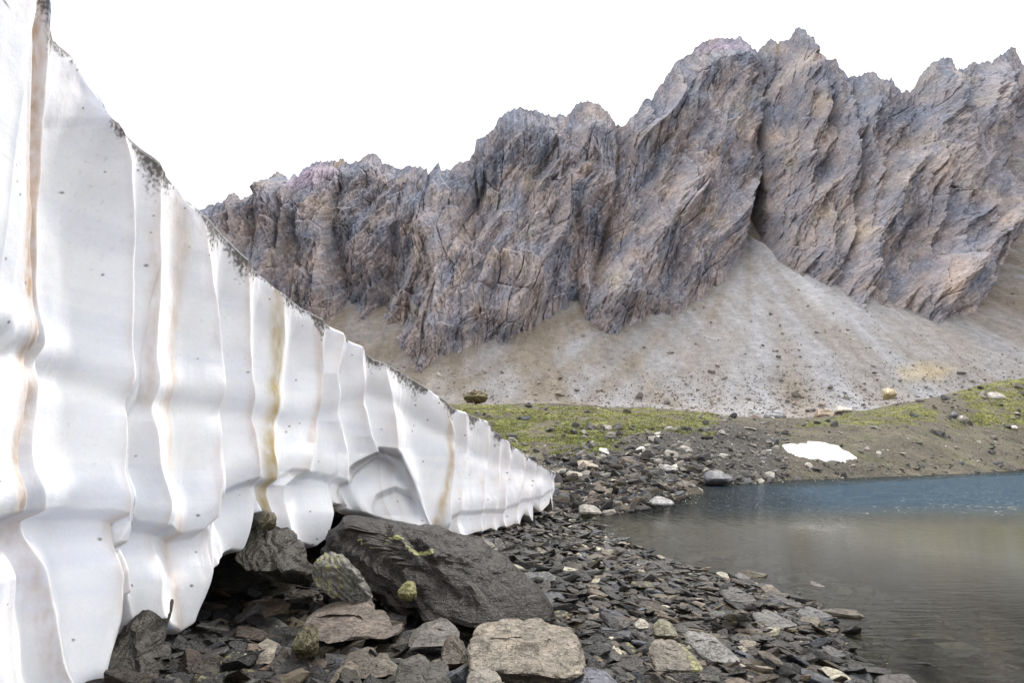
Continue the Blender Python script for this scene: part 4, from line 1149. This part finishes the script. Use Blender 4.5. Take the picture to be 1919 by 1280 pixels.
outline_rock('boulder', 'rounded light grey boulder at the tip of the stony headland', 'boulder',
    [(1216, 938), (1226, 930), (1250, 930), (1264, 940), (1260, 950), (1236, 953), (1220, 948)], 24.8, 0.5, (0.25, 0.245, 0.25), 4, 197, 0.02)
outline_rock('boulder', 'pale boulder at the inner corner of the bay near the end of the snow', 'boulder',
    [(1084, 962), (1086, 948), (1106, 945), (1122, 950), (1127, 962), (1112, 970), (1094, 969)], 20.6, 0.45, (0.27, 0.25, 0.22), 4, 199, 0.02)
outline_rock('boulder', 'flat brown boulder on the headland slope just right of the snow end', 'boulder',
    [(1068, 872), (1080, 862), (1110, 862), (1122, 870), (1118, 882), (1095, 886), (1074, 880)], 38, 0.8, (0.28, 0.235, 0.17), 4, 211, 0.02)

# ---- scattered rocks
def hull_protos(n, rg, kind):
    out = []
    for _ in range(n):
        k = rg.integers(12, 20)
        p = rg.normal(size=(k, 3)); p /= np.linalg.norm(p, axis=1)[:, None] * rg.uniform(0.9, 1.15, (k, 1))
        p = np.sign(p) * np.abs(p) ** 0.7
        bm = bmesh.new()
        for q_ in p: bm.verts.new(q_)
        r = bmesh.ops.convex_hull(bm, input=bm.verts)
        bmesh.ops.delete(bm, geom=[g for g in set(r['geom_interior'] + r['geom_unused']) if isinstance(g, bmesh.types.BMVert)], context='VERTS')
        bmesh.ops.triangulate(bm, faces=bm.faces)
        bm.verts.index_update()
        V = np.array([v.co[:] for v in bm.verts]); Fc = np.array([[v.index for v in f.verts] for f in bm.faces]); bm.free()
        out.append((V, Fc))
    return out
rg = np.random.default_rng(99)
PROTO = hull_protos(40, rg, 0)

def wall_x(Y):
    return np.interp(Y, Yw[:1200:10], Xw[:1200:10])

def scatter(name, X, Y, size, tints, mat, asp=(1.0, 0.62, 0.30), label=None, cat=None, tilt=0.25, yaw0=0.0, yaws=3.14, sink=0.25, lich=None, zoff=None):
    n = len(X)
    Z = height(X, Y)
    Vs, Fs, Cs, Ls = [], [], [], []; k0 = 0
    for i in range(n):
        V, Fc = PROTO[rg.integers(0, len(PROTO))]
        dm = np.array(asp) * size[i] * 0.5 * np.array([rg.uniform(0.8, 1.3), rg.uniform(0.7, 1.2), rg.uniform(0.5, 1.5)])
        P_ = eul(V * dm, rg.normal() * tilt, rg.normal() * tilt, yaw0 + rg.uniform(-yaws, yaws))
        P_ = P_ + np.array([X[i], Y[i], Z[i] + dm[2] * (1 - 2 * sink) + (zoff[i] if zoff is not None else 0)])
        Vs.append(P_); Fs.append(Fc + k0); k0 += len(V)
        Cs.append(np.tile(tints[i], (len(V), 1))); Ls.append(np.full(len(V), 0.0 if lich is None else lich[i]))
    me = new_mesh(name, np.concatenate(Vs), np.concatenate(Fs), mat, False, col=np.concatenate(Cs), attrs={'lichen': np.concatenate(Ls)})
    return link(name, me, label, cat, kind='stuff')

def tint_pick(n, w):
    k = rg.choice(len(TN), n, p=w / w.sum())
    c = np.array([TINTS[TN[j]] for j in k]) * rg.uniform(0.6, 1.15, (n, 1)) * (1 + rg.normal(size=(n, 3)) * 0.03)
    return k, c

# near shore: sample uniformly in photo space so that density follows the picture
def sample_near(n, py_lo, py_hi, seed):
    r = np.random.default_rng(seed)
    py = r.uniform(py_lo, py_hi, n); px = r.uniform(150, 1700, n)
    tx, tz = ray(px, py)
    Y = (CAMZ - 0.4) / -tz
    for _ in range(12):
        Y = 0.5 * Y + 0.5 * (CAMZ - height(tx * Y, Y, False)) / -tz
    return tx * Y, Y
Xa, Ya = sample_near(30000, 945, 1330, 5)
Xb = rg.uniform(-4, 6, 9000); Yb_ = rg.uniform(2.2, 22, 9000)
Xa = np.concatenate([Xa, Xb]); Ya = np.concatenate([Ya, Yb_])
for (fx_, fy_, fw_, fY_) in FEET:
    gxx, gyy, _ = ground_under(fx_, min(fy_, 1300))
    m_ = int(8 + fw_ * 0.4)
    Xa = np.concatenate([Xa, gxx + rg.normal(size=m_) * fw_ * 0.6 * gyy / F]); Ya = np.concatenate([Ya, gyy + rg.normal(size=m_) * 0.15])
sd_ = lake_sd(Xa, Ya)
ok = (Xa > wall_x(Ya) - 0.9) & (sd_ > -0.10 - 0.6 * rg.random(len(Xa)) ** 6) & (Ya < 24) & (Ya > 2)
Xa, Ya, sd_ = Xa[ok], Ya[ok], sd_[ok]
n = len(Xa)
u = rg.random(n)
size = (0.04 + 0.09 * u ** 3 + 0.14 * u ** 14) * (0.8 + 0.035 * Ya) * np.where(sd_ > 2.6, 1.3, 1.0)
near_w = sstep(1.8, 3.6, sd_)
_, ca = tint_pick(n, TW_near); _, cb = tint_pick(n, TW_shore)
cc = np.where((rg.random(n) < near_w)[:, None], ca, cb)
lich = np.where(rg.random(n) < 0.05, 0.38, -0.2)
scatter('slate_rubble', Xa, Ya, size, cc, M_slate, (1.3, 0.72, 0.27), 'loose dark slate shards and pebbles covering the lake shore', 'slate rubble', tilt=0.25, yaw0=-0.5, yaws=0.9, lich=lich)

# the 290 largest loose slabs are things of their own
cand = []
Xi, Yi = sample_near(14000, 958, 1300, 8)
pxi, pyi = proj(Xi, Yi, height(Xi, Yi))
sdi = lake_sd(Xi, Yi)
okk = (Xi > wall_x(Yi) + 0.02) & (sdi > 0.02) & (Yi < 16) & (Yi > 3.6) & (pxi > 200) & (pxi < 1640) & (pyi < 1278)
order = np.where(okk)[0]
placed = []
LM = [(680, 1160, 'the flat brown slab'), (985, 1215, 'the big pale boulder'), (640, 1085, 'the lichen-streaked leaning slab'), (860, 1080, 'the huge blackish boulder'), (763, 1107, 'the small yellow stone'),
      (330, 1190, 'the nearest snow pillar'), (440, 1040, 'the second snow pillar'), (575, 1025, 'the snow pillar beside the cave'), (240, 1200, 'the pointed opening in the snow'), (570, 1205, 'the knobbly lichen rock'), (645, 1270, 'the rounded brown stone at the bottom edge'),
      (1265, 1230, 'the tan boulder with the lichen end'), (1335, 1212, 'the grey wedge-shaped boulder'), (1202, 1172, 'the small whitish stone'), (1525, 1148, 'the tip of the spit'), (1560, 1220, 'the bulge of the lower shore'),
      (1385, 1115, 'the long dark slab on the spit'), (1450, 1160, 'the crosswise light grey slab'), (1115, 1275, 'the bluish slab at the bottom edge'), (900, 1010, 'the snow edge past the cave'), (1000, 975, 'the far end of the snow'), (1105, 957, 'the inner corner of the bay'), (1392, 1080, 'the small stone in the shallows'), (700, 1243, 'the long narrow tilted slab'), (1200, 1050, 'the curve of the bay shore'), (1100, 1110, 'the right tip of the blackish boulder')]
used_labels = {}
ORD = ['nearest', 'second nearest', 'third nearest', 'fourth nearest', 'fifth nearest', 'sixth nearest', 'seventh nearest', 'eighth nearest', 'ninth nearest', 'tenth nearest', 'eleventh nearest', 'twelfth nearest', 'thirteenth nearest', 'fourteenth nearest', 'fifteenth nearest', 'sixteenth nearest']
specs = []
for i in order:
    if len(specs) >= 285: break
    px, py = float(pxi[i]), float(pyi[i])
    left = px < 1080 - (py - 1000) * 0.3
    wpx = rg.uniform(34, 88) if (left and py > 1050) else rg.uniform(20, 62)
    wpx *= np.interp(py, [960, 1030, 1150, 1280], [0.35, 0.55, 0.9, 1.1])
    bad = False
    for (cx, cy, hw, hh) in HERO:
        if abs(px - cx) < hw * 0.85 + wpx * 0.25 and abs(py - cy) < hh * 0.85 + wpx * 0.12: bad = True; break
    if bad: continue
    for (a_, b_, w_) in placed:
        if math.hypot((px - a_), (py - b_) * 1.7) < 0.33 * (w_ + wpx): bad = True; break
    if bad: continue
    placed.append((px, py, wpx))
    specs.append((i, px, py, wpx, left))
info = []
for (i, px, py, wpx, left) in specs:
    L = wpx * Yi[i] / F
    asp = (rg.uniform(0.85, 1.15), rg.uniform(0.5, 0.85), rg.uniform(0.16, 0.42))
    dims = np.array(asp) * L / 2
    k_ = rg.choice(len(TN), p=(TW_near if left else TW_shore))
    P_, Fc = rock_shape(dims, 3, rg, 10, 0.08)
    yaw = -0.5 + rg.uniform(-0.9, 0.9)
    P_ = eul(P_, rg.normal() * 0.22 + 0.08, rg.normal() * 0.2 + 0.12, yaw)
    c = np.array(TINTS[TN[k_]]) * rg.uniform(0.85, 1.2)
    lv = 0.40 if rg.random() < 0.07 else -0.2
    me = new_mesh('slate_piece', P_, Fc, M_slate, False, col=np.tile(c, (len(P_), 1)), attrs={'lichen': np.full(len(P_), lv)})
    zg = float(height(np.array([Xi[i]]), np.array([Yi[i]]))[0])
    ob = link('slate_piece', me, None, 'slate piece', 'loose slate pieces on the lake shore')
    ob.location = (Xi[i], Yi[i], zg + 0.035 + 0.25 * dims[2])
    best = min(LM, key=lambda m_: math.hypot(px - m_[0], (py - m_[1]) * 1.5))
    dx, dy = px - best[0], py - best[1]
    if abs(dx) > 2.2 * abs(dy): dr = 'right of' if dx > 0 else 'left of'
    elif abs(dy) > 2.2 * abs(dx): dr = 'below' if dy > 0 else 'above'
    else: dr = ('below right of' if dx > 0 else 'below left of') if dy > 0 else ('above right of' if dx > 0 else 'above left of')
    tint = TN[k_] + (' lichen-spotted' if lv > 0 else '')
    shp = 'thin' if asp[2] < 0.25 else ('chunky' if asp[2] > 0.35 else 'flat')
    info.append([ob, (tint, shp, dr, best[2]), math.hypot(dx, dy)])
groups = {}
for rec_ in info: groups.setdefault(rec_[1], []).append(rec_)
for key, lst in groups.items():
    lst.sort(key=lambda r_: r_[2])
    for j, r_ in enumerate(lst):
        t_, s_, d_, b_ = key
        if len(lst) == 1: r_[0]['label'] = f'{t_} {s_} slate {d_} {b_}'
        else: r_[0]['label'] = f'{t_} {s_} slate {d_} {b_}, {ORD[min(j, 15)]}'

# headland and far-shore stones (fused cover beyond the individually placed ones)
def land_sample(n, pxr, pyr, Y0, Y1, seed):
    r = np.random.default_rng(seed)
    px = r.uniform(*pxr, n); py = r.uniform(*pyr, n)
    Yv = np.exp(np.linspace(math.log(Y0), math.log(Y1), 60))
    tx, tz = ray(px, py)
    XX_ = tx[:, None] * Yv[None, :]; YY_ = np.broadcast_to(Yv[None, :], XX_.shape)
    zz = height(XX_, YY_, False); s = CAMZ + tz[:, None] * YY_ - zz
    neg = s < 0; neg[:, 0] = False; hit = neg.any(1); kx = np.maximum(neg.argmax(1), 1)
    ar = np.arange(n); s0 = s[ar, kx - 1]; s1 = s[ar, kx]
    fr = np.clip(s0 / np.maximum(s0 - s1, 1e-6), 0, 1)
    Y_ = (Yv[kx - 1] + (Yv[kx] - Yv[kx - 1]) * fr) * r.uniform(0.995, 1.0, n)
    return (tx * Y_)[hit], Y_[hit]
Xh, Yh = land_sample(4200, (1020, 1330), (852, 965), 17, 60, 31)
ok = lake_sd(Xh, Yh) > -0.2
Xh, Yh = Xh[ok], Yh[ok]
n = len(Xh); u = rg.random(n)
_, c = tint_pick(n, np.array([0.04, 0.1, 0.16, 0.28, 0.1, 0.22, 0.08, 0.02]))
c = (c * 0.6 + c.mean(1, keepdims=True) * 0.4) * 1.8
size = (0.10 + 0.20 * u ** 3 + 0.5 * u ** 18) * (0.5 + Yh / 60)
scatter('headland_stones', Xh, Yh, size, c, M_stone, (1.3, 0.8, 0.45), 'brown and grey stones strewn over the headland beside the snow end', 'stones', tilt=0.3, yaw0=-0.3, yaws=1.2)
Xh, Yh = land_sample(14000, (860, 1940), (695, 905), 40, 160, 37)
Xk, Yk = land_sample(2600, (1080, 1480), (800, 912), 30, 110, 38)
Xh = np.concatenate([Xh, Xk]); Yh = np.concatenate([Yh, Yk])
ok = (lake_sd(Xh, Yh) > -0.3) & (Yh < 158)
Xh, Yh = Xh[ok], Yh[ok]
Zh = height(Xh, Yh)
ph, qh = proj(Xh, Yh, Zh)
crest = np.interp(ph, [850, 1150, 1400, 1500, 1700, 1919], [755, 763, 787, 786, 752, 702])
keep = rg.random(len(Xh)) < 0.5 + 0.4 * (ph > 1080) * (ph < 1480) * (qh > 800) + 0.65 * np.exp(-(qh - crest) / 14.0) * (ph > 1330) + 0.4 * (np.abs(lake_sd(Xh, Yh)) < 2)
Xh, Yh, ph, qh = Xh[keep], Yh[keep], ph[keep], qh[keep]
n = len(Xh); u = rg.random(n)
_, c = tint_pick(n, np.array([0.02, 0.06, 0.12, 0.25, 0.1, 0.25, 0.16, 0.04])); c = (c * 0.5 + c.mean(1, keepdims=True) * 0.5) * 1.7 + 0.05
size = (0.07 + 0.16 * u ** 4 + 0.7 * u ** 30) * (0.5 + Yh / 110)
scatter('hill_stones', Xh, Yh, size, c, M_stone, (1.2, 0.9, 0.55), 'scattered small stones over the grassy hill and the far bank', 'stones', tilt=0.3)
# talus stones on the scree
Xh, Yh = land_sample(20000, (700, 1940), (420, 800), 200, 640, 41)
Zh = height(Xh, Yh); ph, qh = proj(Xh, Yh, Zh)
low = sstep(600, 780, qh)
keep = rg.random(len(Xh)) < 0.15 + 0.85 * low ** 2 * (0.3 + 0.7 * sstep(1000, 1250, ph))
Xh, Yh, low = Xh[keep], Yh[keep], low[keep]
n = len(Xh); u = rg.random(n)
_, c = tint_pick(n, np.array([0.0, 0.0, 0.05, 0.22, 0.15, 0.25, 0.25, 0.08])); c = 0.5 * c * 1.6 + 0.5 * np.array((0.27, 0.25, 0.235))
size = (0.45 + 0.6 * u ** 4 + 2.2 * u ** 60) * (0.75 + 0.5 * low)
scatter('talus_stones', Xh, Yh, size, c, M_stone, (1.2, 0.9, 0.6), 'fallen stones dotting the scree fan below the cliffs', 'stones', tilt=0.3)
# stones on the bed of the shallow bay
Xh = rg.uniform(0, 12, 7000); Yh = rg.uniform(3, 22, 7000)
ds = lake_sd(Xh, Yh); ok = (ds < -0.1) & (ds > -6); Xh, Yh = Xh[ok], Yh[ok]
n = len(Xh); u = rg.random(n)
_, c = tint_pick(n, np.array([0.05, 0.15, 0.25, 0.25, 0.05, 0.2, 0.05, 0.0]))
scatter('lake_bed_stones', Xh, Yh, 0.06 + 0.14 * u ** 3 + 0.5 * u ** 40, c, M_slate, (1.2, 0.8, 0.25), 'drowned stones on the bed of the shallow bay', 'stones', tilt=0.12)

# ------------------------------------------------------------------ grass
Xg, Yg = land_sample(60000, (850, 1940), (690, 870), 40, 160, 51)
Zg = height(Xg, Yg)
gm = grass_mask(Xg, Yg, Zg)
ok = rg.random(len(Xg)) < gm * 0.9
Xg, Yg, Zg = Xg[ok], Yg[ok], Zg[ok]
n = len(Xg)
tn = np.clip(0.5 + 1.1 * fbm(Xg / 3.0, Yg / 3.0, 61, 3), 0, 1)
gcol = lerp3((0.125, 0.135, 0.042), (0.225, 0.245, 0.072), tn) * rg.uniform(0.85, 1.15, (n, 1))
Vg = np.empty((n, 4, 3, 3)); 
for k_ in range(4):
    an = rg.uniform(0, 6.28, n); hgt = rg.uniform(0.04, 0.13, n); w_ = rg.uniform(0.03, 0.08, n); le = rg.uniform(0.02, 0.10, n)
    ox = rg.normal(size=n) * 0.12; oy = rg.normal(size=n) * 0.12
    Vg[:, k_, 0] = np.stack([Xg + ox - w_ * np.cos(an), Yg + oy - w_ * np.sin(an), Zg - 0.03], -1)
    Vg[:, k_, 1] = np.stack([Xg + ox + w_ * np.cos(an), Yg + oy + w_ * np.sin(an), Zg - 0.03], -1)
    Vg[:, k_, 2] = np.stack([Xg + ox + le * np.sin(an), Yg + oy + le * np.cos(an), Zg + hgt], -1)
Vg = Vg.reshape(-1, 3)
me = new_mesh('grass', Vg, np.arange(len(Vg)).reshape(-1, 3), M_grass, False, col=np.repeat(gcol, 12, 0))
link('grass', me, 'short yellow-green turf patches on the low hill beyond the lake', 'grass', kind='stuff')
